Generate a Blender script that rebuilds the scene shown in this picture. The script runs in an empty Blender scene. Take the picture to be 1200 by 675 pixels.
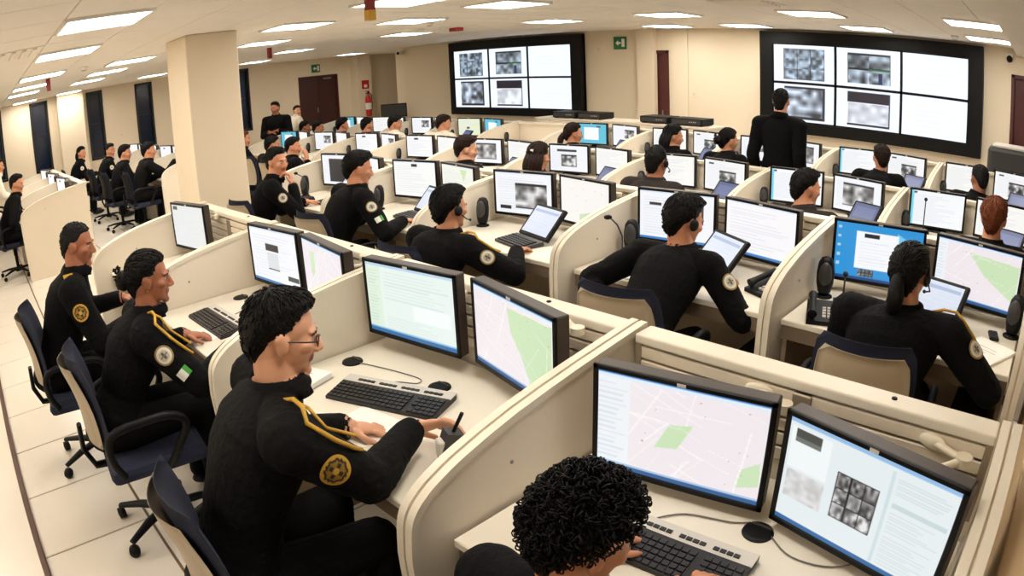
import bpy, bmesh, math, random
import numpy as np
from mathutils import Vector, Matrix, kdtree, noise

random.seed(7)
rng = np.random.default_rng(7)
scene = bpy.context.scene
COL = scene.collection

# ------------------------------------------------------------------ camera, world, exposure
def look_matrix(yaw, pitch, roll, loc):
    cy, sy, cp, sp, cr, sr = (math.cos(yaw), math.sin(yaw), math.cos(pitch), math.sin(pitch), math.cos(roll), math.sin(roll))
    Rz = Matrix(((cy, -sy, 0), (sy, cy, 0), (0, 0, 1)))
    Rx = Matrix(((1, 0, 0), (0, cp, -sp), (0, sp, cp)))
    B = Matrix(((1, 0, 0), (0, 0, 1), (0, -1, 0)))
    Rr = Matrix(((cr, -sr, 0), (sr, cr, 0), (0, 0, 1)))
    R = Rz @ Rx @ B @ Rr                      # columns: right, down, forward
    M = Matrix(((R[0][0], -R[0][1], -R[0][2]), (R[1][0], -R[1][1], -R[1][2]), (R[2][0], -R[2][1], -R[2][2])))
    M = M.to_4x4(); M.translation = loc
    return M

cam_d = bpy.data.cameras.new('camera'); cam = bpy.data.objects.new('camera', cam_d); COL.objects.link(cam)
cam.matrix_world = look_matrix(math.radians(45.4575), math.radians(-18.535), math.radians(2.390), (0, 0, 1.86))
cam_d.sensor_width = 36.0; cam_d.sensor_fit = 'HORIZONTAL'
cam_d.type = 'PANO'                            # the photograph's lens is an equisolid fisheye
try:
    cam_d.panorama_type = 'FISHEYE_EQUISOLID'; cam_d.fisheye_lens = 805.023 / 1200 * 36; cam_d.fisheye_fov = math.pi
except Exception:
    pass
try:
    cam_d.cycles.panorama_type = 'FISHEYE_EQUISOLID'; cam_d.cycles.fisheye_lens = 805.023 / 1200 * 36; cam_d.cycles.fisheye_fov = math.pi
except Exception:
    pass
cam_d.clip_start = 0.02; cam_d.clip_end = 100
scene.camera = cam

world = bpy.data.worlds.new('night'); scene.world = world
world.use_nodes = True
world.node_tree.nodes['Background'].inputs[0].default_value = (0.010, 0.016, 0.028, 1)
world.node_tree.nodes['Background'].inputs[1].default_value = 1.0

vs = scene.view_settings
vs.view_transform = 'Standard'; vs.look = 'None'; vs.exposure = 0.0; vs.gamma = 1.0; vs.use_curve_mapping = False
LAMP = 18.0

# ------------------------------------------------------------------ colours and materials
def lin(c):
    return tuple(((x / 255) / 12.92 if x / 255 <= 0.04045 else ((x / 255 + 0.055) / 1.055) ** 2.4) for x in c)

MATS = {}
def mat(name, rgb, rough=0.55, var=0.06, scale=14.0, bump=0.0, bscale=None, metal=0.0, spec=0.5, stretch=(1, 1, 1), coat=0.0):
    if name in MATS: return MATS[name]
    m = bpy.data.materials.new(name); m.use_nodes = True; MATS[name] = m
    nt = m.node_tree; b = nt.nodes['Principled BSDF']
    c = lin(rgb)
    b.inputs['Roughness'].default_value = rough; b.inputs['Metallic'].default_value = metal
    b.inputs['Specular IOR Level'].default_value = spec
    if coat: b.inputs['Coat Weight'].default_value = coat
    tc = nt.nodes.new('ShaderNodeTexCoord'); mp = nt.nodes.new('ShaderNodeMapping'); mp.inputs['Scale'].default_value = stretch
    nz = nt.nodes.new('ShaderNodeTexNoise'); nz.inputs['Scale'].default_value = scale; nz.inputs['Detail'].default_value = 4
    mx = nt.nodes.new('ShaderNodeMix'); mx.data_type = 'RGBA'
    mx.inputs[6].default_value = tuple(x * (1 - var) for x in c) + (1,)
    mx.inputs[7].default_value = tuple(min(1, x * (1 + var)) for x in c) + (1,)
    nt.links.new(tc.outputs['Object'], mp.inputs[0]); nt.links.new(mp.outputs[0], nz.inputs['Vector'])
    nt.links.new(nz.outputs['Fac'], mx.inputs[0]); nt.links.new(mx.outputs[2], b.inputs['Base Color'])
    if bump:
        n2 = nt.nodes.new('ShaderNodeTexNoise'); n2.inputs['Scale'].default_value = bscale or scale * 6; n2.inputs['Detail'].default_value = 5
        bp = nt.nodes.new('ShaderNodeBump'); bp.inputs['Strength'].default_value = bump; bp.inputs['Distance'].default_value = 0.01
        nt.links.new(mp.outputs[0], n2.inputs['Vector']); nt.links.new(n2.outputs['Fac'], bp.inputs['Height']); nt.links.new(bp.outputs[0], b.inputs['Normal'])
    return m

def emit(name, rgb, strength):
    if name in MATS: return MATS[name]
    m = bpy.data.materials.new(name); m.use_nodes = True; MATS[name] = m
    b = m.node_tree.nodes['Principled BSDF']
    b.inputs['Base Color'].default_value = (.8, .8, .8, 1)
    b.inputs['Emission Color'].default_value = lin(rgb) + (1,); b.inputs['Emission Strength'].default_value = strength
    return m

def screen_mat(name, strength):
    m = bpy.data.materials.new(name); m.use_nodes = True; MATS[name] = m
    nt = m.node_tree; b = nt.nodes['Principled BSDF']
    b.inputs['Base Color'].default_value = (.012, .012, .014, 1); b.inputs['Roughness'].default_value = .35
    a = nt.nodes.new('ShaderNodeAttribute'); a.attribute_name = 'Col'
    nt.links.new(a.outputs['Color'], b.inputs['Emission Color']); b.inputs['Emission Strength'].default_value = strength
    return m

def attr_mat(name, rough):
    m = bpy.data.materials.new(name); m.use_nodes = True; MATS[name] = m
    nt = m.node_tree; b = nt.nodes['Principled BSDF']; b.inputs['Roughness'].default_value = rough
    a = nt.nodes.new('ShaderNodeAttribute'); a.attribute_name = 'Col'
    nt.links.new(a.outputs['Color'], b.inputs['Base Color'])
    return m

M_WALL = mat('wall_paint', (230, 215, 190), .8, .02, 3, .05, 200)
M_PILLAR = M_WALL
M_CEIL = mat('ceiling_panel', (242, 234, 223), .9, .03, 8, .25, 260)
M_CEILG = mat('ceiling_grid', (236, 228, 216), .7, .03, 20)
M_FLOOR = mat('floor_tile', (231, 222, 207), .28, .035, 5, .02, 80)
M_JOINT = mat('floor_joint', (120, 98, 74), .8, .1, 20)
M_TRIM = mat('wood_trim', (82, 50, 36), .5, .25, 20, .1, stretch=(1, 12, 12))
M_DOOR = mat('dark_wood_door', (62, 30, 28), .42, .2, 8, .05, stretch=(6, 6, 1))
M_DOORR = mat('maroon_door', (78, 28, 26), .42, .15, 8, .05, stretch=(6, 6, 1))
M_WINF = mat('window_frame_black', (16, 15, 18), .4, .1)
M_GLASS = mat('night_window_glass', (24, 36, 54), .12, .05, 1.6, spec=.6)
M_PANEL = mat('divider_laminate', (228, 216, 196), .6, .025, 40, .04, 400)
M_EDGE = mat('divider_edge', (226, 216, 196), .45, .02, 30)
M_GROOVE = M_PANEL
M_SLAT = mat('slat_beige', (222, 208, 184), .55, .04, 30, .03)
M_SLATBACK = M_SLAT
M_POST = mat('post_taupe', (146, 130, 108), .45, .05, 20, metal=.2)
M_DESK = mat('worktop_laminate', (233, 224, 206), .42, .025, 60, .02, 500)
M_APRON = mat('apron_taupe', (122, 104, 84), .5, .06, 20)
M_UNDER = mat('modesty_panel', (150, 132, 106), .65, .05, 20)
M_BLACK = mat('black_plastic', (13, 12, 13), .5, .12, 30, .05, 300, spec=.25)
M_BEZEL = mat('monitor_bezel', (9, 9, 10), .45, .1, 30, spec=.2)
M_SHELL = mat('monitor_shell', (62, 52, 46), .5, .1, 30, .05, 300)
M_DGREY = mat('dark_grey_plastic', (52, 50, 50), .5, .08, 30)
M_SILVER = mat('silver_plastic', (206, 200, 190), .35, .04, 30)
M_KEY = mat('keyboard_key', (34, 32, 33), .45, .15, 60)
M_ARM = mat('arm_cream', (226, 214, 188), .4, .03, 30)
M_PAPER = mat('paper', (248, 244, 236), .8, .015, 30)
M_CHAIRB = mat('chair_navy_fabric', (31, 36, 58), .9, .18, 120, .35, 900)
M_CHAIRG = mat('chair_back_shell', (168, 152, 128), .55, .05, 30)
M_CHAIRK = mat('chair_black_plastic', (11, 11, 12), .5, .12, 30, .05, spec=.2)
M_STEEL = mat('steel', (150, 148, 146), .3, .05, metal=.9)
M_CABLE = mat('cable_grey', (112, 104, 94), .5, .05)
M_WHITE = mat('white_plastic', (238, 234, 226), .5, .03)
M_RED = mat('red_paint', (188, 36, 30), .4, .08)
M_DRED = mat('dark_red_sign', (128, 26, 24), .5, .08)
M_YEL = mat('yellow_sign', (206, 156, 42), .5, .08)
M_GREEN = mat('exit_green', (28, 112, 62), .5, .08)
M_SCREEN = screen_mat('lit_screen', 1.0)
M_VW = screen_mat('video_wall_screen', 1.12)
M_PRINT = attr_mat('printed_mark', .6)
M_LAMP = emit('lamp_diffuser', (255, 249, 239), LAMP)
M_CAB = mat('cabinet_tan', (206, 178, 138), .5, .04, 20)

# ------------------------------------------------------------------ mesh helpers
class MB:
    def __init__(s): s.v = []; s.f = []; s.m = []; s.sm = []
    def add(s, verts, faces, mi=0, smooth=False, M=None):
        o = len(s.v)
        if M is not None: verts = [tuple(M @ Vector(p)) for p in verts]
        s.v += [tuple(p) for p in verts]; s.f += [tuple(i + o for i in f) for f in faces]
        s.m += [mi] * len(faces); s.sm += [smooth] * len(faces); return s
    def box(s, x0, x1, y0, y1, z0, z1, mi=0, M=None, c=0.0):
        if c <= 0:
            v = [(x, y, z) for z in (z0, z1) for y in (y0, y1) for x in (x0, x1)]
            return s.add(v, [(0, 2, 3, 1), (4, 5, 7, 6), (0, 1, 5, 4), (2, 6, 7, 3), (0, 4, 6, 2), (1, 3, 7, 5)], mi, False, M)
        bm = bmesh.new(); bmesh.ops.create_cube(bm, size=1.0)
        for q in bm.verts:
            q.co = Vector((x0 + (q.co.x + .5) * (x1 - x0), y0 + (q.co.y + .5) * (y1 - y0), z0 + (q.co.z + .5) * (z1 - z0)))
        bmesh.ops.bevel(bm, geom=list(bm.edges), offset=c, segments=1 if c < .006 else 2, affect='EDGES', profile=.5)
        bm.verts.index_update()
        v = [tuple(q.co) for q in bm.verts]; f = [tuple(q.index for q in p.verts) for p in bm.faces]; bm.free()
        return s.add(v, f, mi, False, M)
    def prism(s, poly, a0, a1, axis='x', mi=0, M=None):
        n = len(poly)
        def P(a, p): return {'x': (a, p[0], p[1]), 'y': (p[0], a, p[1]), 'z': (p[0], p[1], a)}[axis]
        v = [P(a0, p) for p in poly] + [P(a1, p) for p in poly]
        f = [tuple(range(n))[::-1], tuple(range(n, 2 * n))] + [(i, (i + 1) % n, n + (i + 1) % n, n + i) for i in range(n)]
        return s.add(v, f, mi, False, M)
    def tube(s, pts, r, n=8, mi=0, M=None, caps=True, flat=1.0, closed=False):
        pts = [Vector(p) for p in pts]; rs = r if isinstance(r, (list, tuple)) else [r] * len(pts)
        v = []; f = []; K = len(pts); up = None
        for i, p in enumerate(pts):
            if closed: t = pts[(i + 1) % K] - pts[i - 1]
            else: t = pts[min(i + 1, K - 1)] - pts[max(i - 1, 0)]
            if t.length < 1e-9: t = Vector((0, 0, 1))
            t.normalize()
            if up is None:
                up = Vector((0, 0, 1)) if abs(t.z) < .9 else Vector((0, 1, 0))
            a = t.cross(up)
            if a.length < 1e-6: a = t.orthogonal()
            a.normalize(); b = a.cross(t); b.normalize(); up = b
            for k in range(n):
                w = 2 * math.pi * k / n
                v.append(tuple(p + a * math.cos(w) * rs[i] + b * math.sin(w) * rs[i] * flat))
        for i in range(K - (0 if closed else 1)):
            j = (i + 1) % K
            for k in range(n):
                f.append((i * n + k, i * n + (k + 1) % n, j * n + (k + 1) % n, j * n + k))
        s.add(v, f, mi, True, M)
        if caps and not closed:
            s.add(v[:n], [tuple(range(n))[::-1]], mi, False, M); s.add(v[-n:], [tuple(range(n))], mi, False, M)
        return s
    def lathe(s, prof, n=20, mi=0, M=None, smooth=True):
        v = []; f = []
        for r, z in prof:
            for k in range(n):
                w = 2 * math.pi * k / n; v.append((r * math.cos(w), r * math.sin(w), z))
        for i in range(len(prof) - 1):
            for k in range(n): f.append((i * n + k, i * n + (k + 1) % n, (i + 1) * n + (k + 1) % n, (i + 1) * n + k))
        f.append(tuple(range(n))[::-1]); f.append(tuple(range((len(prof) - 1) * n, len(prof) * n)))
        s.add(v, f[:-2], mi, smooth, M); s.add(v, f[-2:], mi, False, M); return s
    def ell(s, c, r, mi=0, M=None, seg=16, ring=10):
        v = [(c[0], c[1], c[2] - r[2])]; f = []
        for i in range(1, ring):
            t = math.pi * i / ring
            for k in range(seg):
                w = 2 * math.pi * k / seg
                v.append((c[0] + r[0] * math.sin(t) * math.cos(w), c[1] + r[1] * math.sin(t) * math.sin(w), c[2] - r[2] * math.cos(t)))
        v.append((c[0], c[1], c[2] + r[2])); L = len(v) - 1
        for k in range(seg):
            f.append((0, 1 + (k + 1) % seg, 1 + k)); f.append((L, L - seg + k, L - seg + (k + 1) % seg))
        for i in range(ring - 2):
            for k in range(seg):
                a = 1 + i * seg; b = a + seg
                f.append((a + k, a + (k + 1) % seg, b + (k + 1) % seg, b + k))
        return s.add(v, f, mi, True, M)
    def mesh(s, name, mats):
        me = bpy.data.meshes.new(name); me.from_pydata(s.v, [], s.f)
        for m in (mats if isinstance(mats, (list, tuple)) else [mats]): me.materials.append(m)
        me.polygons.foreach_set('material_index', s.m); me.polygons.foreach_set('use_smooth', s.sm)
        me.update(); return me
    def build(s, name, mats, parent=None, loc=None, rz=0.0):
        return put(name, s.mesh(name, mats), parent, loc, rz)

def put(name, data, parent=None, loc=None, rz=0.0, M=None):
    o = bpy.data.objects.new(name, data); COL.objects.link(o)
    if parent is not None: o.parent = parent
    if M is not None: o.matrix_local = M
    else:
        if loc is not None: o.location = loc
        if rz: o.rotation_euler = (0, 0, rz)
    return o
def tag(o, label, cat, group=None):
    o['label'] = label; o['category'] = cat
    if group: o['group'] = group
    return o
def thing(name, label, cat, loc=(0, 0, 0), rz=0.0, group=None):
    return tag(put(name, None, None, loc, rz), label, cat, group)
def struct(o): o['kind'] = 'structure'; return o
def stuff(o): o['kind'] = 'stuff'; return o
def dup(root, loc, rz, label=None, group=None, swap=None):
    r = root.copy(); COL.objects.link(r); r.location = loc; r.rotation_euler = (0, 0, rz)
    if label: r['label'] = label
    if group: r['group'] = group
    for ch in root.children:
        c = ch.copy(); COL.objects.link(c); c.parent = r
        if swap and ch.name.split('.')[0] in swap: c.data = swap[ch.name.split('.')[0]]
        for g in ch.children:
            d = g.copy(); COL.objects.link(d); d.parent = c
            if swap and g.name.split('.')[0] in swap: d.data = swap[g.name.split('.')[0]]
    return r

# ------------------------------------------------------------------ the room
CZ = 2.46; XL = -16.5; YF = 9.65; XC = -13.4
def floor_part():
    b = MB().box(XL - .3, 3.2, -3.2, 12.8, -.2, -.012)
    fl = struct(b.build('floor', M_JOINT))
    tile = MB().box(-.2965, .2965, -.2965, .2965, -.011, 0, c=.003).mesh('floor_tile', M_FLOOR)
    gx0 = -16.5
    rest = MB(); n = 0
    ys = [.055 + .605 * k for k in range(-5, 20)]
    for j, y in enumerate(ys):
        for i in range(33):
            x = 2.0 - .605 * i + .0
            xx = x - ((x - (-2.906 + .3025)) % .605) + .0
            if -.25 < y < 2.9 and -15.8 < xx < .6:
                put('floor_tile', tile, fl, (xx, y, 0)); n += 1
            else:
                rest.box(xx - .2965, xx + .2965, y - .2965, y + .2965, -.011, 0)
    stuff(rest.build('far_floor_tiles', M_FLOOR, fl))
    return fl
FLOOR = floor_part()
# threshold strip along the aisle and the slightly raised floor behind it
struct(MB().box(-15, 2.9, -.272, -.240, 0, .028, c=.005).build('trim_1', M_TRIM))
struct(MB().box(-15.8, .2, .349, .361, -.01, .0012).build('trim_4', M_JOINT))
struct(MB().box(-15, 2.9, -2.9, -.272, 0.001, .022).build('trim_2', M_FLOOR))

def wall_left():
    wins = [(.12, .62), (1.35, 1.81), (2.80, 3.22), (4.06, 4.52), (5.40, 5.86), (6.72, 7.18)]
    zb, zt = .78, 2.40
    b = MB(); y = -3.2
    door = (8.63, 9.86, 2.0)
    for a, c in wins:
        b.box(XL - .25, XL, y, a, 0, CZ); b.box(XL - .25, XL, a, c, 0, zb); b.box(XL - .25, XL, a, c, zt, CZ); y = c
    b.box(XL - .25, XL, y, door[0], 0, CZ); b.box(XL - .25, XL, door[0], door[1], door[2], CZ); b.box(XL - .25, XL, door[1], 12.8, 0, CZ)
    # wall piers
    b.box(XL, XL + .38, 2.02, 2.66, 0, CZ); b.box(XL, XL + .42, 10.28, 10.72, 0, CZ)
    struct(b.build('wall_left', M_WALL))
    for k, (a, c) in enumerate(wins):
        w = struct(put('window_%d' % (k + 1), None, None, (XL, (a + c) / 2, zb)))
        h = zt - zb; q = (c - a) / 2
        MB().box(-.12, -.1, -q, q, 0, h).build('pane', M_GLASS, w)
        f = MB(); t = .05
        f.box(-.14, .012, -q, -q + t, 0, h); f.box(-.14, .012, q - t, q, 0, h); f.box(-.14, .012, -q, q, 0, t); f.box(-.14, .012, -q, q, h - t, h)
        f.build('window_frame', M_WINF, w)
        MB().box(-.115, -.085, -q, q, h * .52, h * .52 + .02).build('glazing_bar', M_WINF, w)
    a, c, zt = door
    d = struct(put('door_1', None, None, (XL, (a + c) / 2, 0))); q = (c - a) / 2
    MB().box(-.08, -.04, -q + .05, -.004, .01, zt - .04, c=.004).build('door_leaf', M_DOOR, d)
    MB().box(-.08, -.04, .004, q - .05, .01, zt - .04, c=.004).build('door_leaf', M_DOOR, d)
    f = MB().box(-.1, .02, -q, -q + .05, 0, zt).box(-.1, .02, q - .05, q, 0, zt).box(-.1, .02, -q, q, zt - .04, zt)
    f.build('door_frame', M_DOORR, d)
    MB().box(-.04, .0, .18, .42, zt - .12, zt - .07, c=.005).build('door_closer', M_STEEL, d)
    MB().box(-.04, 0.0, -.06, -.035, .98, 1.12, c=.004).build('door_handle', M_STEEL, d)
wall_left()

def wall_front():
    b = MB()
    d2 = (-6.53, -5.97, 2.10); d3 = (-.45, .47, 2.11)
    b.box(XC, d2[0], YF, YF + .2, 0, CZ); b.box(d2[0], d2[1], YF, YF + .2, d2[2], CZ); b.box(d2[1], d3[0], YF, YF + .2, 0, CZ)
    b.box(d3[0], d3[1], YF, YF + .2, d3[2], CZ); b.box(d3[1], 3.2, YF, YF + .2, 0, CZ)
    b.box(-6.54, -6.20, YF - .10, YF, 0, CZ)               # pier between the two video walls
    b.box(-5.90, -5.60, YF - .03, YF, 0, CZ)
    struct(b.build('wall_front', M_WALL))
    for k, (x0, x1, zt) in enumerate((d2, d3)):
        d = struct(put('door_%d' % (k + 2), None, None, ((x0 + x1) / 2, YF, 0))); q = (x1 - x0) / 2
        MB().box(-q + .05, q - .05, .03, .07, .01, zt - .05, c=.004).build('door_leaf', M_DOORR, d)
        MB().box(-q, -q + .05, -.02, .1, 0, zt).box(q - .05, q, -.02, .1, 0, zt).box(-q, q, -.02, .1, zt - .05, zt).build('door_frame', M_DOORR, d)
        MB().box(q - .14, q - .11, -.02, .03, .98, 1.1, c=.004).build('door_handle', M_STEEL, d)
wall_front()
struct(MB().box(XC, XC + .2, YF + .2, 12.8, 0, CZ).build('wall_alcove_side', M_WALL))
struct(MB().box(XL, XC, 12.6, 12.8, 0, CZ).build('wall_alcove_end', M_WALL))
struct(MB().box(XL - .25, 3.2, -3.2, -3.0, 0, CZ).build('wall_back', M_WALL))
struct(MB().box(3.0, 3.2, -3.0, YF, 0, CZ).build('wall_right', M_WALL))
struct(MB().box(-6.95, -6.29, 2.09, 2.64, 0, CZ, c=.012).build('wall_pillar', M_PILLAR))
struct(MB().box(-6.97, -6.27, 2.07, 2.66, 0, .09).build('baseboard_pillar', M_APRON))
struct(MB().box(XC, -6.66, YF - .014, YF, 0, .1).box(-6.06, -.47, YF - .064, YF, 0, .1).build('baseboard_front', M_APRON))

# ceiling panels the photograph shows
SEEN = [(-4.5, .91), (-6.3, .91), (-8.7, .91), (-10.5, .91), (-12.2, .91), (-8.7, 2.11), (-10.3, 2.11), (-12.1, 2.11),
        (-4.5, 3.31), (-6.3, 3.31), (-8.4, 3.9), (-11.1, 5.75), (-4.5, 4.51), (-6.2, 4.7), (-8.3, 6.2), (-5.95, 6.8), (-4.2, 6.8), (-2.4, 6.7), (-.68, 6.65),
        (-5.45, 8.8), (-4.15, 8.8), (-2.3, 8.5), (-.68, 8.5), (-15.9, 1.2), (-15.65, 2.25), (-14.3, 3.95), (-14.3, 6.4), (-14.7, 9.2)]
# the same ceiling grid goes on overhead and over the side aisle, above the top and left edge of the picture
OFF = [(-2.7, .91), (-.9, .91), (-2.7, 3.31), (-.9, 3.31), (-2.7, 4.51), (-.9, 4.51), (-.9, -1.49), (-2.7, -1.49), (-4.5, -1.49), (-6.3, -1.49), (-8.7, -1.49)]
LAMPS = SEEN + OFF
def ceiling():
    c = struct(MB().box(XL - .25, 3.2, -3.2, 12.8, CZ + .012, CZ + .2).build('ceiling', M_CEILG))
    tile = MB().box(-.296, .296, -.296, .296, 0, .011, c=.003).mesh('ceiling_tile', M_CEIL)
    rest = MB()
    for i in range(-20, 13):
        x = -4.5 + .6 * i
        for j in range(-7, 20):
            y = .91 + .6 * j
            if x < XL - .2 or x > 3.1 or y > 12.6 or y < -3.1: continue
            near = [(a, b) for a, b in LAMPS if abs(a - x) < .02 and abs(b - y) < .02]
            if near: continue
            if -9.4 < x < -.4 and 0 < y < 6.2: put('ceiling_tile', tile, c, (x, y, CZ))
            else: rest.box(x - .297, x + .297, y - .297, y + .297, CZ, CZ + .011)
    stuff(rest.build('far_ceiling_tiles', M_CEIL, c))
    return c
ceiling()
struct(MB().box(-.36, 3.0, -3.0, YF, 2.36, CZ).build('trim_3', M_CEIL))     # dropped soffit along the right side
def lamps():
    fr = MB(); a = .3; t = .022
    for s in (-1, 1):
        fr.box(s * a - (t if s > 0 else 0), s * a + (0 if s > 0 else t), -a, a, -.018, .012); fr.box(-a, a, s * a - (t if s > 0 else 0), s * a + (0 if s > 0 else t), -.018, .012)
    fm = fr.mesh('frame', M_WHITE); dm = MB().box(-a + t, a - t, -a + t, a - t, -.010, -.002).mesh('diffuser', M_LAMP)
    for x, y in SEEN:
        if x < -14: lab, g = 'square ceiling light panel close to the window wall', 'ceiling lights by the windows'
        elif y > 6: lab, g = 'square ceiling light panel near the video wall side', 'ceiling lights by the video walls'
        elif x > -7: lab, g = 'square recessed ceiling light panel above the front desk rows', 'ceiling lights over the front rows'
        else: lab, g = 'square recessed ceiling light panel above the desks beyond the pillar', 'ceiling lights beyond the pillar'
        o = thing('ceiling_light', lab, 'ceiling light', (x, y, CZ - .002), 0, g)
        put('frame', fm, o); put('diffuser', dm, o)
    for k, (x, y) in enumerate(OFF):
        over = y > 0
        o = thing('ceiling_light_%d_offscreen' % (k + 1), 'square ceiling light panel continuing the ceiling grid %s' % ('over the nearest desks' if over else 'over the side aisle'), 'ceiling light', (x, y, CZ - .002), 0, 'ceiling lights outside the picture ' + ('over the desks' if over else 'over the aisle'))
        put('frame', fm, o); put('diffuser_%d_offscreen' % (k + 1), dm, o)
lamps()

# ------------------------------------------------------------------ painted screens
def srgb2lin(a):
    a = np.clip(a, 0, 1); return np.where(a <= .04045, a / 12.92, ((a + .055) / 1.055) ** 2.4)
class Cv:
    def __init__(s, w, h, c): s.w, s.h = w, h; s.a = np.ones((h, w, 3)) * (np.array(c) / 255.); s.U, s.V = np.meshgrid((np.arange(w) + .5) / w, (np.arange(h) + .5) / h)
    def rect(s, u0, v0, u1, v1, c, k=1.0):
        m = (s.U >= u0) & (s.U < u1) & (s.V >= v0) & (s.V < v1); s.a[m] = s.a[m] * (1 - k) + np.array(c) / 255. * k; return s
    def poly(s, pts, c, k=1.0):
        m = np.zeros(s.U.shape, bool); n = len(pts)
        for i in range(n):
            (x0, y0), (x1, y1) = pts[i], pts[(i + 1) % n]
            if y0 == y1: continue
            cond = ((y0 > s.V) != (y1 > s.V)) & (s.U < (x1 - x0) * (s.V - y0) / (y1 - y0) + x0); m ^= cond
        s.a[m] = s.a[m] * (1 - k) + np.array(c) / 255. * k; return s
    def lines(s, u0, v0, u1, v1, n, c, k=.5, jag=.5):
        for i in range(n):
            v = v0 + (v1 - v0) * (i + .3) / n; s.rect(u0, v, u0 + (u1 - u0) * (1 - jag * rng.random()), v + (v1 - v0) / n * .35, c, k)
        return s
    def noise(s, u0, v0, u1, v1, cells, lo, hi, tint=(1, 1, 1)):
        m = (s.U >= u0) & (s.U < u1) & (s.V >= v0) & (s.V < v1)
        g = rng.random((cells[1] + 2, cells[0] + 2)); fu = (s.U - u0) / (u1 - u0) * cells[0]; fv = (s.V - v0) / (v1 - v0) * cells[1]
        iu = np.clip(fu.astype(int), 0, cells[0]); iv = np.clip(fv.astype(int), 0, cells[1]); a = fu - iu; b = fv - iv
        val = (g[iv, iu] * (1 - a) + g[iv, iu + 1] * a) * (1 - b) + (g[iv + 1, iu] * (1 - a) + g[iv + 1, iu + 1] * a) * b
        val = np.clip((val - .5) * 1.35 + .5, 0, 1)
        col = (lo + (hi - lo) * val)[..., None] / 255. * np.array(tint); s.a[m] = col[m]; return s
    def cctv(s, u0, v0, u1, v1, nx, ny, lo=25, hi=235, tint=(1, 1, 1)):
        s.rect(u0, v0, u1, v1, (30, 30, 34)); g = .004
        for i in range(nx):
            for j in range(ny):
                a = u0 + (u1 - u0) * i / nx; b = v0 + (v1 - v0) * j / ny
                s.noise(a + g, b + g, a + (u1 - u0) / nx - g, b + (v1 - v0) / ny - g, (4, 3), lo + rng.integers(0, 40), hi - rng.integers(0, 50), tint)
        return s
    def bars(s, top=(60, 140, 215), bot=(40, 92, 150), mark=True):
        s.rect(0, 0, 1, .035, top); s.rect(0, .035, 1, .06, (225, 238, 250)); s.rect(0, .95, 1, 1, bot); s.rect(0, .93, 1, .95, (176, 200, 226)); return s

def screen_mesh(cv, w, h, m=None, name='screen'):
    W, H = cv.w, cv.h
    xs = np.linspace(-w / 2, w / 2, W); zs = np.linspace(h / 2, -h / 2, H)
    X, Z = np.meshgrid(xs, zs); V = np.stack([X.ravel(), np.zeros(W * H), Z.ravel()], 1)
    idx = np.arange(W * H).reshape(H, W)
    F = np.stack([idx[1:, :-1].ravel(), idx[1:, 1:].ravel(), idx[:-1, 1:].ravel(), idx[:-1, :-1].ravel()], 1)
    me = bpy.data.meshes.new(name); me.vertices.add(len(V)); me.vertices.foreach_set('co', V.ravel())
    me.loops.add(F.size); me.loops.foreach_set('vertex_index', F.ravel()); me.polygons.add(len(F))
    me.polygons.foreach_set('loop_start', np.arange(0, F.size, 4)); me.update(calc_edges=True)
    at = me.color_attributes.new('Col', 'FLOAT_COLOR', 'POINT')
    c = np.ones((W * H, 4)); c[:, :3] = srgb2lin(cv.a.reshape(-1, 3)); at.data.foreach_set('color', c.ravel())
    me.materials.append(m or M_SCREEN); return me

def streets(cv, n=26, c=(252, 250, 248), k=.7):
    for i in range(n):
        x = rng.random(); y = rng.random(); a = rng.random() * .7 + (0 if rng.random() < .5 else 1.57); L = .25 + .5 * rng.random()
        dx, dy = math.cos(a) * L / 2, math.sin(a) * L / 2; t = .003 + .003 * rng.random(); nx, ny = -math.sin(a) * t, math.cos(a) * t
        cv.poly([(x - dx + nx, y - dy + ny), (x + dx + nx, y + dy + ny), (x + dx - nx, y + dy - ny), (x - dx - nx, y - dy - ny)], c, k)
    return cv
NR, FR = (150, 94), (56, 36)
def S_map(side, polys, res=NR, base=(240, 232, 236), bars=True, edge=0):
    cv = Cv(*res, base); streets(cv, 22 if res == NR else 8)
    for p in polys: cv.poly(p, (204, 228, 186))
    streets(cv, 8, (246, 246, 240), .5)
    for i in range(14):
        u, v = rng.random() * .8 + .15, rng.random() * .8 + .08; cv.rect(u, v, u + .008, v + .012, (196, 150, 140), .8)
    if side: cv.rect(0, 0, side, 1, (238, 242, 246)); cv.lines(.01, .1, side - .01, .9, 16, (190, 205, 220), .4)
    return cv.bars() if bars else cv
def S_doc(res=NR):                                     # pale client with a nine-picture camera mosaic
    cv = Cv(*res, (228, 236, 238)).rect(.0, .0, 1, .05, (150, 190, 230)).rect(.02, .08, .27, .46, (240, 246, 246)).rect(.05, .10, .21, .17, (70, 74, 70)).rect(.05, .17, .21, .21, (110, 116, 110))
    cv.noise(.03, .48, .27, .74, (9, 7), 196, 228); cv.cctv(.33, .30, .58, .72, 3, 3, 20, 240)
    cv.rect(.62, .08, .64, .94, (206, 222, 226)); cv.lines(.66, .12, .98, .3, 7, (190, 208, 214), .5); cv.rect(.66, .34, .98, .38, (200, 214, 218)); cv.lines(.66, .42, .97, .92, 18, (196, 208, 214), .5)
    return cv.rect(0, .95, 1, 1, (48, 104, 160))
def S_list(res=NR):
    cv = Cv(*res, (232, 244, 238)).rect(0, 0, 1, .05, (190, 216, 240)); cv.rect(0, .05, .18, 1, (224, 240, 222)); cv.lines(.03, .1, .16, .9, 18, (190, 214, 196), .5)
    cv.lines(.22, .1, .95, .5, 9, (206, 224, 222), .6, .3); cv.rect(.55, .5, .95, .7, (244, 250, 250)); cv.lines(.22, .72, .9, .92, 6, (208, 226, 222), .6)
    return cv.rect(0, .94, 1, 1, (44, 110, 170)).rect(0, .92, 1, .94, (150, 196, 226))
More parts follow.
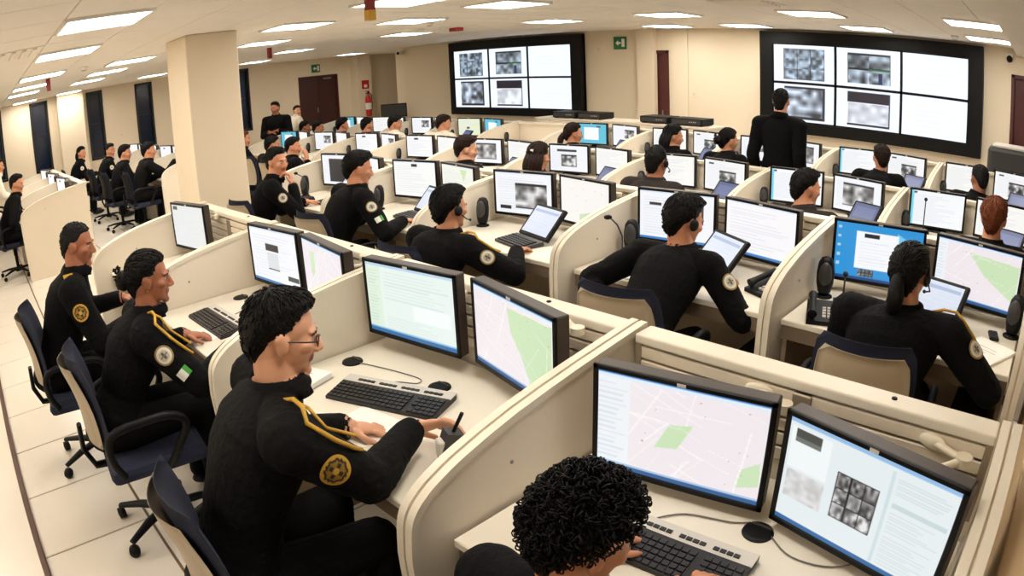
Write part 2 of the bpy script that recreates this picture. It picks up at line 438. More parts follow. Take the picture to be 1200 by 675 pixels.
def S_page(res=FR, dark=(.28, .3, .55, .45), pic=None, base=(244, 246, 250), blue=False):
    cv = Cv(*res, base); cv.rect(0, 0, 1, .04, (214, 228, 244)); cv.lines(.06, .12, .9, .9, 14, (226, 230, 238), .7, .6)
    if dark: cv.rect(*dark, (46, 46, 50))
    if pic: cv.noise(*pic, (7, 5), 40, 236); cv.rect(pic[0], pic[1], pic[2], pic[1] + .05, (26, 26, 30)); cv.rect(pic[0], pic[3] - .03, pic[2], pic[3], (30, 30, 34))
    if blue: cv.rect(0, .95, 1, 1, (60, 130, 200))
    return cv
def S_desktop(res=FR):
    cv = Cv(*res, (44, 148, 216)); cv.poly([(.7, .1), (.95, .3), (.9, .6), (.75, .5)], (120, 200, 236)); cv.rect(.24, .14, .72, .78, (246, 248, 252)); cv.rect(.33, .17, .5, .25, (36, 38, 46))
    cv.lines(.28, .3, .68, .74, 8, (232, 236, 242), .8); cv.cctv(.28, .8, .46, .93, 4, 2, 20, 200)
    for i in range(5): cv.rect(.03, .08 + .16 * i, .06, .13 + .16 * i, (206, 230, 246), .8)
    return cv.rect(0, .95, 1, 1, (24, 70, 130))
SC = {}
def screens():
    big = (.474, .296)
    SC['map_curly'] = screen_mesh(S_map(.2, [[(.44, .40), (.58, .36), (.50, .62), (.36, .66)], [(.88, .66), (.98, .56), (.99, .80), (.86, .86)]]), *big)
    SC['doc'] = screen_mesh(S_doc(), *big); SC['list'] = screen_mesh(S_list(), *big)
    SC['map_glasses'] = screen_mesh(S_map(0, [[(.46, .12), (.98, .1), (.98, .93), (.74, .93), (.62, .6), (.5, .4)]]), *big)
    SC['page_woman'] = screen_mesh(S_page(NR, (.34, .28, .62, .4), None).rect(.36, .44, .6, .72, (222, 224, 228)).rect(.36, .72, .6, .74, (60, 60, 64)).rect(.76, .78, .98, .86, (60, 70, 70)).rect(0, .95, 1, 1, (60, 130, 190)), *big)
    SC['map_woman'] = screen_mesh(S_map(0, [[(.2, .2), (.32, .16), (.3, .5), (.22, .62)], [(.62, .6), (.86, .55), (.9, .93), (.58, .93)]], base=(236, 230, 236)), *big)
    SC['plain'] = screen_mesh(S_page(FR, None, None, (232, 234, 232)).rect(.06, .06, .2, .14, (70, 80, 70)), *big)
    SC['desktop'] = screen_mesh(S_desktop((110, 70)), *big)
    SC['map_pony'] = screen_mesh(S_map(.12, [[(.38, .16), (.98, .2), (.98, .82), (.6, .5)]], (110, 70)), *big)
    SC['page_marks'] = screen_mesh(S_page((110, 70), (.14, .24, .3, .3), None, blue=True).rect(.78, .22, .86, .6, (50, 50, 54)), *big)
    SC['page_plain'] = screen_mesh(S_page((80, 50), None, None, (250, 248, 250), True), *big)
    SC['page_cctv'] = screen_mesh(S_page((110, 70), (.08, .82, .28, .9), (.36, .26, .92, .86)), *big)
    SC['map_pale'] = screen_mesh(S_map(0, [[(.4, .78), (.62, .7), (.8, .93), (.4, .93)]], (80, 50), (248, 244, 240), False), *big)
    SC['page_tab'] = screen_mesh(S_page((80, 50), (.44, .08, .58, .16), None, (248, 249, 246)), *big)
    SC['page_green'] = screen_mesh(S_page((80, 50), None, None, (240, 243, 230)).poly([(.6, .1), (.8, .1), (.7, .4)], (206, 230, 180)), *big)
    SC['page_dark'] = screen_mesh(S_page((80, 50), (.22, .14, .98, .9), None, (244, 246, 250)), *big)
    sm = (.445, .27)
    SC['f_cctv'] = screen_mesh(S_page(FR, (.2, .16, .72, .24), (.3, .36, .72, .8)), *sm)
    SC['f_cctv2'] = screen_mesh(S_page(FR, None, (.2, .16, .84, .84)), *sm)
    SC['f_plain'] = screen_mesh(S_page(FR, None, None, (248, 247, 242)), *sm)
    SC['f_line'] = screen_mesh(S_page(FR, (.06, .05, .1, .12), None, (246, 248, 250)).rect(0, .04, .06, 1, (120, 214, 236)), *sm)
    SC['f_news'] = screen_mesh(S_page(FR, (.1, .12, .24, .17), (.38, .34, .78, .86), (246, 246, 246)), *sm)
    SC['f_desktop'] = screen_mesh(Cv(*FR, (96, 194, 220)).rect(.24, .2, .74, .8, (246, 250, 252)).rect(.66, .1, .8, .2, (70, 90, 100)), *sm)
    SC['f_tab'] = screen_mesh(S_page(FR, (.3, .1, .46, .2), None, (250, 250, 250)), *sm)
    SC['f_small'] = screen_mesh(S_page(FR, None, (.5, .2, .9, .6), (246, 247, 250)), *sm)
    SC['f_green'] = screen_mesh(S_page(FR, (.4, .5, .52, .6), None, (232, 240, 206)), *sm)
screens()

# ------------------------------------------------------------------ monitors
def mon_proto(w, h):
    P = {}
    b = MB(); t = .016; d = .058
    b.box(-w / 2, w / 2, 0, .012, h / 2 - t, h / 2, 0, c=.003).box(-w / 2, w / 2, 0, .012, -h / 2, -h / 2 + t * 1.2, 0, c=.003)
    b.box(-w / 2, -w / 2 + t, 0, .012, -h / 2, h / 2, 0, c=.003).box(w / 2 - t, w / 2, 0, .012, -h / 2, h / 2, 0, c=.003)
    P['bezel'] = b.mesh('bezel', M_BEZEL)
    s = MB().box(-w / 2 + .002, w / 2 - .002, .008, d, -h / 2 + .002, h / 2 - .002, 0, c=.004)
    s.box(-w * .3, w * .3, d, d + .018, -h * .32, h * .28, 0, c=.008)
    for k in range(7): s.box(-w * .2, w * .2, d + .017, d + .020, -.02 + k * .012, -.014 + k * .012, 1)
    P['back_shell'] = s.mesh('back_shell', [M_SHELL, M_BLACK])
    P['logo_mark'] = MB().box(-.012, .012, -.0015, .001, h / 2 - t * .8, h / 2 - t * .25).mesh('logo_mark', M_SILVER)
    return P
MB_BIG = mon_proto(.505, .326); MB_SM = mon_proto(.475, .30)

def monitor(kind, xa, ya, xb, yb, top, scr, label, group, arm_y=None, zdesk=None):
    """screen faces -Y; (xa,ya)-(xb,yb) are the front corners seen from the seat, left to right"""
    P = MB_BIG if kind == 'big' else MB_SM; w, h = (.505, .326) if kind == 'big' else (.475, .30)
    cx, cy = (xa + xb) / 2, (ya + yb) / 2; rz = math.atan2(yb - ya, xb - xa)
    o = thing('monitor', label, 'monitor', (cx, cy, top - h / 2), rz, group)
    for k in ('bezel', 'back_shell', 'logo_mark'): put(k, P[k], o)
    put('screen', SC[scr], o, (0, .004, .003))
    if zdesk is not None:                               # foot stand
        drop = top - h / 2 - zdesk
        MB().box(-.035, .035, .05, .085, -drop + .012, .02, 0, c=.006).lathe([(.001, -drop), (.10, -drop), (.10, -drop + .006), (.04, -drop + .016), (.001, -drop + .018)], 20, 0, Matrix.Translation((0, .06, 0))).build('stand', M_BLACK, o)
    if arm_y is not None:                               # swing arm from the slat wall
        c, s = math.cos(-rz), math.sin(-rz)
        def loc(p): dx, dy = p[0] - cx, p[1] - cy; return (c * dx - s * dy, s * dx + c * dy, p[2] - (top - h / 2))
        side = 1 if scr else 1
        px = cx + .10; zt = top - .10
        p0 = loc((px, arm_y, zt)); pj = loc((px + .10, arm_y - .05, zt)); p1 = (0, .063, .02)
        a = MB().tube([p0, pj], .011, 8).tube([pj, (p1[0], p1[1] + .01, p1[2])], .011, 8).lathe([(.024, -.012), (.024, .012)], 14, 0, Matrix.Translation(pj)).ell(p1, (.03, .012, .03)).ell(p0, (.045, .014, .022))
        a.build('swing_arm', M_ARM, o)
    return o

# ------------------------------------------------------------------ workstations
DIV_PROF = [(-.03, 0.0), (-.33, -.030), (-.59, -.068), (-.77, -.112), (-.86, -.146), (-.90, -.168), (-.935, -.198), (-.955, -.240), (-.967, -.33)]
def divider(x, yr, zr, label, group, ext=0.0):
    t = .024; k = 1.0 + ext
    P_ = [Vector((y * k, zr + z)) for y, z in DIV_PROF]; prof = []
    for i in range(len(P_) - 1):
        a, b, c, d = P_[max(i - 1, 0)], P_[i], P_[i + 1], P_[min(i + 2, len(P_) - 1)]
        for t_ in ((0, .5) if i < 3 else (0, .25, .5, .75)):
            v_ = .5 * ((2 * b) + (c - a) * t_ + (2 * a - 5 * b + 4 * c - d) * t_ * t_ + (3 * b - a - 3 * c + d) * t_ ** 3); prof.append((v_.x, v_.y))
    prof.append(tuple(P_[-1]))
    o = thing('divider_panel', label, 'divider', (x, yr, 0), 0, group)
    poly = [(0.0 - .02, 0.0)] + [(-.02, zr)] + prof + [(prof[-1][0], 0.0)]
    MB().prism(poly, -t, t, 'x').build('panel', M_PANEL, o)
    path = [(0, -.012, zr)] + [(0, y, z) for y, z in prof] + [(0, prof[-1][0], .02)]
    e = MB()
    n = len(path); V = []; 
    nrm = []
    for i in range(n):
        a = Vector(path[max(i - 1, 0)]); b = Vector(path[min(i + 1, n - 1)]); d = (b - a).normalized(); nrm.append(Vector((0, d.z, -d.y)))
    for s in (-1, 1):
        v = []
        for i in range(n):
            p = Vector(path[i]); q = nrm[i] if nrm[i].z >= -.01 or abs(nrm[i].y) > .5 else -nrm[i]
            if q.z < -.2: q = -q
            if abs(q.z) < .35 and q.y > 0: q = -q
            x0, x1 = (.0045 * s, .030 * s)
            v += [(x0, p.y + q.y * .012, p.z + q.z * .012), (x1, p.y + q.y * .012, p.z + q.z * .012), (x1, p.y - q.y * .010, p.z - q.z * .010), (x0, p.y - q.y * .010, p.z - q.z * .010)]
        f = []
        for i in range(n - 1):
            for j in range(4): f.append((i * 4 + j, i * 4 + (j + 1) % 4, (i + 1) * 4 + (j + 1) % 4, (i + 1) * 4 + j))
        f += [(0, 1, 2, 3), tuple(range(4 * n - 4, 4 * n))]
        e.add(v, f)
    e.build('edge_trim', M_EDGE, o)
    v = []
    for i in range(n):
        p = Vector(path[i]); q = nrm[i]
        if q.z < -.2: q = -q
        if abs(q.z) < .35 and q.y > 0: q = -q
        v += [(-.006, p.y + q.y * .001, p.z + q.z * .001), (.006, p.y + q.y * .001, p.z + q.z * .001)]
    MB().add(v, [(2 * i, 2 * i + 1, 2 * i + 3, 2 * i + 2) for i in range(n - 1)]).build('groove', M_GROOVE, o)
    for s in (-1, 1):
        MB().lathe([(.001, 0), (.006, 0), (.006, .003), (.001, .003)], 8, 0, Matrix.Translation((s * .024, -.62, zr - .2)) @ Matrix.Rotation(s * math.pi / 2, 4, 'Y')).build('screw', M_STEEL, o)
    return o

def back_partition(x0, x1, yr, zr, label, group, slats=True):
    o = thing('back_partition', label, 'partition', ((x0 + x1) / 2, yr, 0), 0, group); q = (x1 - x0) / 2 - .0345
    MB().box(-q, q, -.088, 0, zr - .032, zr, 0, c=.006).build('top_rail', M_EDGE, o)
    lo = .80
    MB().box(-q, q, -.07, -.012, .03, lo).build('lower_panel', M_PANEL, o)
    if slats:
        MB().box(-q, q, -.03, -.012, lo, zr - .032).build('backing', M_SLATBACK, o)
        hh = (zr - .034 - lo) / 5
        sl = MB().box(-q + .02, q - .02, -.082, -.03, .002, hh - .006, 0, c=.003).mesh('slat', M_SLAT)
        for k in range(5): put('slat', sl, o, (0, 0, lo + k * hh))
        for s in (-1, 1): MB().box(s * q - (.022 if s > 0 else 0), s * q + (0 if s > 0 else .022), -.084, -.012, lo, zr - .032).build('post', M_POST, o)
        MB().box(-.03, .03, -.088, -.03, lo, zr - .04, 0, c=.004).build('mounting_post', M_POST, o)
    else:
        MB().box(-q, q, -.066, -.012, lo, zr - .032).build('upper_panel', M_PANEL, o)
    MB().lathe([(.001, 0), (.009, 0), (.008, .004), (.001, .004)], 10, 0, Matrix.Translation((q * .45, -.04, zr))).build('cable_cap', M_BLACK, o)
    return o

def desk(x0, x1, yr, label, group, ztop=.74):
    q = (x1 - x0) / 2 - .036
    o = thing('desk', label, 'desk', ((x0 + x1) / 2, yr, 0), 0, group)
    MB().box(-q, q, -.85, -.09, ztop - .028, ztop, 0, c=.004).build('worktop', M_DESK, o)
    MB().box(-q, q, -.835, -.80, ztop - .10, ztop - .028).build('front_apron', M_APRON, o)
    MB().box(-q, q, -.30, -.28, .10, ztop - .028).build('modesty_panel', M_UNDER, o)
    MB().box(q - .022, q, -.80, -.12, 0, ztop - .028).build('leg_panel', M_UNDER, o)
    MB().box(-q, -q + .022, -.80, -.12, 0, ztop - .028).build('leg_panel', M_UNDER, o)
    return o

ROWS = {
 'r1': dict(yr=1.68, zr=1.063, xs=[.06, -1.13, -2.38, -3.63, -4.88], where='front desk row', mon='big', top=1.14, slats=True),
 'r2': dict(yr=3.64, zr=1.063, xs=[.06, -1.13, -2.38, -3.63, -4.88, -6.13], where='second desk row', mon='big', top=1.125, slats=True),
 'r3': dict(yr=5.62, zr=.975, xs=[.06] + [.12 - 1.25 * k for k in range(1, 10)], where='third desk row', mon='sm', top=1.035, slats=False),
 'r4': dict(yr=7.60, zr=1.0, xs=[.06] + [.12 - 1.25 * k for k in range(1, 11)], where='row nearest the video walls', mon='sm', top=1.055, slats=False),
 'l1': dict(yr=1.38, zr=1.04, xs=[-8.80, -10.05, -11.30, -12.55], where='row across the aisle', mon='sm', top=1.10, slats=False),
 'l2': dict(yr=3.60, zr=1.04, xs=[-9.55, -10.80, -12.05, -13.30, -14.55], where='windowside desk row', mon='sm', top=1.10, slats=False),
}
# who sits there (used to tell look-alike furniture apart)
OCC = {('r1', 0): 'the curly-haired operator', ('r1', 1): 'the man with glasses', ('r1', 2): 'the woman with the bun', ('r1', 3): 'the older officer',
       ('r2', 0): 'the ponytailed woman', ('r2', 1): 'the operator leaning forward', ('r2', 2): 'the man with cord and headset', ('r2', 3): 'the man with raised goggles', ('r2', 4): 'the man resting his chin',
       ('r3', 0): 'the red-haired operator', ('r3', 1): 'the man in grey looking aside', ('r3', 2): 'the cropped-haired headset operator', ('r3', 3): 'the woman with white clip', ('r3', 4): 'the young man in profile',
       ('r4', 0): 'the balding operator', ('r4', 1): 'the brown-haired woman', ('r4', 2): 'the standing supervisor', ('r4', 3): 'the woman with loose black hair', ('r4', 4): 'the woman with a short ponytail', ('r4', 6): 'the stout white-shirted operator', ('r4', 7): 'the slim white-shirted operator'}
def occ(r, k):
    return OCC.get((r, k))
for r, R in ROWS.items():
    xs, yr, zr, wh = R['xs'], R['yr'], R['zr'], R['where']
    for i, x in enumerate(xs):
        a, b = occ(r, i - 1) if i > 0 else None, occ(r, i) if i < len(xs) - 1 else None
        if i == 0: lab = 'end divider panel closing the %s' % wh
        elif i == len(xs) - 1: lab = 'last divider panel at the far end of the %s' % wh
        elif a and b: lab = 'curved divider between %s and %s' % (a.replace('the ', '', 1), b.replace('the ', '', 1))
        else: lab = 'curved beige divider panel in the far part of the %s' % wh
        lab = ' '.join(lab.split()[:16])
        divider(x, yr, zr, lab, 'dividers of the %s' % wh)
    for k in range(len(xs) - 1):
        who = occ(r, k); x1, x0 = xs[k], xs[k + 1]
        back_partition(x0, x1, yr, zr, ('%s partition screen facing %s' % ('slatted' if R['slats'] else 'plain beige', who)) if who else 'beige partition screen at a far place of the %s' % wh, 'partition screens of the %s' % wh, R['slats'])
        desk(x0, x1, yr, ('cream desk of %s' % who) if who else 'cream desk at a far place of the %s' % wh, 'desks of the %s' % wh, .74 if r in ('r1', 'r2') else .715)

SCREENS = {('r1', 0): ('map_curly', 'doc'), ('r1', 1): ('list', 'map_glasses'), ('r1', 2): ('page_woman', 'map_woman'), ('r1', 3): ('plain', None),
           ('r2', 0): ('desktop', 'map_pony'), ('r2', 1): ('page_marks', 'page_plain'), ('r2', 2): ('page_cctv', 'map_pale'), ('r2', 3): ('page_tab', 'page_green'), ('r2', 4): ('page_dark', 'page_plain'),
           ('r3', 0): ('f_line', 'f_plain'), ('r3', 1): ('f_line', 'f_cctv2'), ('r3', 2): ('f_plain', 'f_news'), ('r3', 3): ('f_cctv', 'f_plain'), ('r3', 4): ('f_cctv2', 'f_plain'),
           ('r4', 0): ('f_plain', 'f_news'), ('r4', 1): ('f_line', 'f_news'), ('r4', 2): ('f_small', 'f_cctv2'), ('r4', 3): ('f_plain', 'f_news'), ('r4', 4): ('f_desktop', 'f_small'), ('r4', 5): (None, None), ('r4', 6): ('f_green', 'f_desktop'), ('r4', 7): ('f_small', 'f_plain'), ('r4', 8): ('f_plain', 'f_small'), ('r4', 9): ('f_desktop', 'f_plain'),
           ('r3', 5): ('f_tab', 'f_plain'), ('r3', 6): ('f_tab', 'f_small'), ('r3', 7): ('f_small', 'f_plain'), ('r3', 8): ('f_desktop', 'f_plain')}
SDESC = {'map_curly': 'a pale street map with two green parks', 'doc': 'a grey form with a nine-picture camera mosaic', 'list': 'a pale green list', 'map_glasses': 'a street map half covered in green', 'page_woman': 'a page with small dark windows',
         'map_woman': 'a lilac map with green strips', 'plain': 'a pale blank page', 'desktop': 'a blue desktop and white window', 'map_pony': 'a map with a large green park', 'page_marks': 'a white page with small black marks', 'page_plain': 'a plain white page',
         'page_cctv': 'a page with a large camera picture', 'map_pale': 'a cream map with a green patch', 'page_tab': 'a white page with one black tab', 'page_green': 'a faint green page', 'page_dark': 'a big dark picture',
         'f_cctv': 'a black bar above a camera picture', 'f_cctv2': 'a large grey camera picture', 'f_plain': 'a plain white page', 'f_line': 'a white page with cyan edge', 'f_news': 'a small camera picture on white', 'f_desktop': 'a cyan desktop', 'f_tab': 'a page with black tab', 'f_small': 'a corner picture on white', 'f_green': 'a pale lime page'}
MONGEO = {('r1', 0): ((-1.014, 1.284, -.518, 1.37), (-.484, 1.362, -.005, 1.255), 1.10),
          ('r1', 1): ((-2.29, 1.409, -1.79, 1.478), (-1.733, 1.498, -1.235, 1.385), 1.14),
          ('r1', 2): ((-3.456, 1.405, -2.955, 1.45), (-2.92, 1.455, -2.42, 1.39), 1.14),
          ('r1', 3): ((-4.80, 1.36, -4.32, 1.44), None, 1.14)}
for r, R in ROWS.items():
    xs, yr = R['xs'], R['yr']
    for k in range(len(xs) - 1):
        sc = SCREENS.get((r, k)) or (random.choice(['f_plain', 'f_tab', 'f_small']), random.choice(['f_news', 'f_plain', 'f_small']))
        x0 = xs[k + 1]; w = .505 if R['mon'] == 'big' else .475
        if (r, k) in MONGEO: gl, gr, top = MONGEO[(r, k)]
        else:
            gl = (x0 + .075, yr - .285, x0 + .575, yr - .205); gr = (x0 + .63, yr - .20, x0 + 1.12, yr - .29); top = R['top']
        for g, s in ((gl, sc[0]), (gr, sc[1])):
            if g is None or s is None: continue
            who = occ(r, k)
            lab = 'monitor showing %s, %s' % (SDESC[s], ('facing %s' % who) if who else 'far part of %s' % R['where'])
            monitor(R['mon'], *g, top, s, lab, 'monitors of the %s' % R['where'], arm_y=yr - .085 if r in ('r1', 'r2') else None, zdesk=None if r in ('r1', 'r2') else .715)
# ------------------------------------------------------------------ chairs
def make_chair():
    t = thing('office_chair', 'navy office chair', 'chair', (0, 0, 0))
    s = MB(); s.box(-.235, .235, -.22, .24, .392, .462, 0, c=.03); s.build('seat', M_CHAIRB, t)
    # curved backrest: upholstered front, plastic shell behind
    def sheet(y0, thick, wx, z0, z1, mi, bow=.05):
        nx, nz = 12, 10; v = []; f = []
        for side in (0, 1):
            for j in range(nz + 1):
                b = j / nz; z = z0 + (z1 - z0) * b
                ww = wx * (1 - .16 * b ** 3) * (1 if 0 < j < nz else .9) * (1 - .10 * (1 - b) ** 2)
                for i in range(nx + 1):
                    a = 2 * i / nx - 1
                    y = y0 - .05 * (b - .3) + bow * a * a + .03 * math.sin(b * math.pi * .9)
                    edge = max(abs(a) ** 6, abs(2 * b - 1) ** 8)
                    v.append((a * ww, y + (thick * (1 - .7 * edge) if side else thick * .35 * edge), z))
        N = (nx + 1) * (nz + 1)
        for j in range(nz):
            for i in range(nx):
                q = j * (nx + 1) + i
                f.append((q, q + 1, q + nx + 2, q + nx + 1)); f.append((N + q, N + q + nx + 1, N + q + nx + 2, N + q + 1))
        for i in range(nx):
            f.append((i + 1, i, N + i, N + i + 1)); q = nz * (nx + 1) + i; f.append((q, q + 1, N + q + 1, N + q))
        for j in range(nz):
            q = j * (nx + 1); f.append((q, q + nx + 1, N + q + nx + 1, N + q)); q += nx; f.append((q + nx + 1, q, N + q, N + q + nx + 1))
        return MB().add(v, f, mi, True)
    bk = sheet(-.26, .045, .225, .53, .95, 0).build('backrest', M_CHAIRB, t)
    sheet(-.285, .022, .205, .55, .915, 0).build('back_shell', M_CHAIRG, bk)
    MB().tube([(0, -.16, .40), (0, -.27, .41), (0, -.305, .50), (0, -.29, .62)], [.03, .028, .026, .024], 8, flat=.5).build('back_bracket', M_CHAIRK, t)
    for s in (-1, 1):
        loop = [(s * .24, -.16, .44), (s * .275, -.19, .55), (s * .285, -.16, .655), (s * .285, 0, .675), (s * .285, .12, .665), (s * .28, .165, .61), (s * .265, .10, .50), (s * .235, .06, .43)]
        P_ = [Vector(v_) for v_ in loop]; sm = []
        for i in range(len(P_) - 1):
            a_, b_, c_, d_ = P_[max(i - 1, 0)], P_[i], P_[i + 1], P_[min(i + 2, len(P_) - 1)]
            for t_ in (0, .25, .5, .75): sm.append(.5 * ((2 * b_) + (c_ - a_) * t_ + (2 * a_ - 5 * b_ + 4 * c_ - d_) * t_ * t_ + (3 * b_ - a_ - 3 * c_ + d_) * t_ ** 3))
        sm.append(P_[-1]); MB().tube(sm, .018, 8).build('armrest', M_CHAIRK, t)
    MB().lathe([(.05, .40), (.03, .39), (.03, .27), (.024, .27), (.024, .10), (.045, .10), (.045, .06)], 12).build('gas_column', M_CHAIRK, t)
    for k in range(5):
        a = 2 * math.pi * k / 5 + .3; c, s = math.cos(a), math.sin(a)
        lg = MB().tube([(c * .03, s * .03, .10), (c * .16, s * .16, .095), (c * .29, s * .29, .075)], [.03, .026, .018], 8, flat=.6).build('leg', M_CHAIRK, t)
        MB().lathe([(.005, -.022), (.027, -.018), (.029, 0), (.027, .018), (.005, .022)], 12, 0, Matrix.Translation((c * .295, s * .295, .03)) @ Matrix.Rotation(a + .8, 4, 'Z') @ Matrix.Rotation(math.pi / 2, 4, 'Y')).build('caster', M_CHAIRK, lg)
    return t
CHAIR0 = make_chair(); CHAIR_USED = [False]
DARK_SHELL = None
def chair(x, y, rz, label, group, swap=None):
    if not CHAIR_USED[0]:
        CHAIR_USED[0] = True; CHAIR0.location = (x, y, 0); CHAIR0.rotation_euler = (0, 0, rz); CHAIR0['label'] = label; CHAIR0['group'] = group; return CHAIR0
    return dup(CHAIR0, (x, y, 0), rz, label, group, swap)

# ------------------------------------------------------------------ people
def cloth(name, rgb, var=.25):
    return mat(name, rgb, .85, var, 9, .5, 60, spec=.12)
U_BLACK = cloth('uniform_black', (13, 12, 13)); U_CHAR = cloth('uniform_charcoal', (18, 17, 17)); U_SUIT = cloth('suit_black', (9, 9, 10)); U_GREY = cloth('jacket_grey', (44, 38, 36)); U_WHITE = cloth('shirt_white', (236, 226, 208), .05)
SK1 = mat('skin_tan', (206, 142, 106), .5, .06, 14, .06, 200); SK2 = mat('skin_brown', (168, 106, 76), .5, .06, 14, .06, 200); SK3 = mat('skin_light', (222, 164, 130), .5, .06, 14, .06, 200)
M_LIP = mat('lips', (158, 84, 74), .45, .05); M_SHOE = mat('shoe_black', (12, 11, 12), .35, .1)
def hairm(n, c): return mat(n, c, .5, .5, 60, .5, 260, stretch=(1, 1, .25), spec=.18)
H_BLACK = hairm('hair_black', (13, 10, 9)); H_BROWN = hairm('hair_brown', (40, 24, 18)); H_RED = hairm('hair_auburn', (108, 56, 30)); H_GREY = hairm('hair_grey_black', (30, 27, 27))
M_EYE = mat('eye_white', (176, 162, 150), .25, .02); M_IRIS = mat('eye_iris', (34, 22, 16), .2, .05); M_GOLD = mat('gold_cord', (206, 160, 50), .5, .25, 90, .4, 300); M_LENS = mat('glasses_frame', (30, 22, 20), .3, .1)

def ik(S, W, l1, l2, pole):
    d = W - S; L = min(d.length, (l1 + l2) * .995); u = d.normalized(); 
    a = (l1 * l1 - l2 * l2 + L * L) / (2 * L); h = math.sqrt(max(l1 * l1 - a * a, 1e-6))
    p = pole - u * pole.dot(u); p.normalize()
    return S + u * a + p * h
def capsule(b, p0, p1, r0, r1, tag, M=None, seg=18):
    p0, p1 = Vector(p0), Vector(p1); d = (p1 - p0); L = max(d.length, 1e-5); u = d / L
    pts, rs = [], []
    for t in (-.98, -.8, -.45): pts.append(p0 + u * (r0 * t)); rs.append(r0 * math.sqrt(max(1 - t * t, .03)))
    n = max(3, int(L / .02))
    for i in range(n + 1): pts.append(p0 + d * (i / n)); rs.append(r0 + (r1 - r0) * i / n)
    for t in (.45, .8, .98): pts.append(p1 + u * (r1 * t)); rs.append(r1 * math.sqrt(max(1 - t * t, .03)))
    b.tube(pts, rs, seg, tag, M)
def head_prims(b, M, f=False):
    k = .95 if f else 1.0
    E = lambda c, r, tg=1: b.ell(c, r, tg, M, 20, 14)
    E((0, -.012, .032), (.074, .094, .084)); E((0, .026, -.02), (.062 * k, .066, .088)); E((0, .036, -.072), (.047 * k, .050, .038)); E((0, -.03, -.04), (.06, .06, .07))
    E((0, .077, .024), (.046, .016, .012)); E((0, .073, -.100), (.021 * k, .020, .017))
    for s in (-1, 1):
        E((s * .040, .060, -.018), (.022, .026, .020)); E((s * .075, -.004, -.008), (.012, .020, .031)); E((s * .081, -.012, .008), (.008, .016, .018)); E((s * .012, .098, -.034), (.009, .010, .008)); E((s * .031, .074, .0), (.016, .012, .010))
    capsule(b, (0, .086, .014), (0, .108, -.028), .0085, .0125, 1, M, 12)
    E((0, .084, -.055), (.022, .011, .005), 2); E((0, .082, -.065), (.019, .012, .0055), 2)
def hand_prims(b, W, fwd, side, up, s, curl, grip=False):
    """W wrist, fwd finger direction, side = thumb direction, up = back of hand"""
    pc = W + fwd * .05
    M = Matrix((side, fwd, up)).transposed().to_4x4(); M.translation = pc
    b.ell((0, -.005, 0), (.037, .052, .015), 1, M, 14, 10); b.tube([W - fwd * .004, W + fwd * .01, W + fwd * .025], [.026, .0255, .024], 18, 1)
    for i, (off, L) in enumerate(((.027, .078), (.009, .088), (-.010, .082), (-.028, .064))):
        base = pc + side * off + fwd * .038
        p = base; ang = .15 + .1 * i * 0; d = (fwd + side * off * 3.0).normalized()
        for seg, frac in enumerate((.45, .32, .25)):
            ang += curl * (1.0, .9, .7)[seg]
            dd = (d * math.cos(ang) - up * math.sin(ang)).normalized(); q = p + dd * L * frac
            capsule(b, p, q, .0100 - .0008 * seg, .0094 - .0008 * seg, 1, None, 10); p = q
    p = pc + side * .030 - fwd * .028; d = (side * .75 + fwd * .65 - up * .15).normalized()
    q = p + d * .042; capsule(b, p, q, .0125, .0110, 1, None, 10)
    d = (side * (.15 if not grip else -.2) + fwd * .95 - up * (.25 if not grip else .6)).normalized(); capsule(b, q, q + d * .034, .0108, .0092, 1, None, 10)

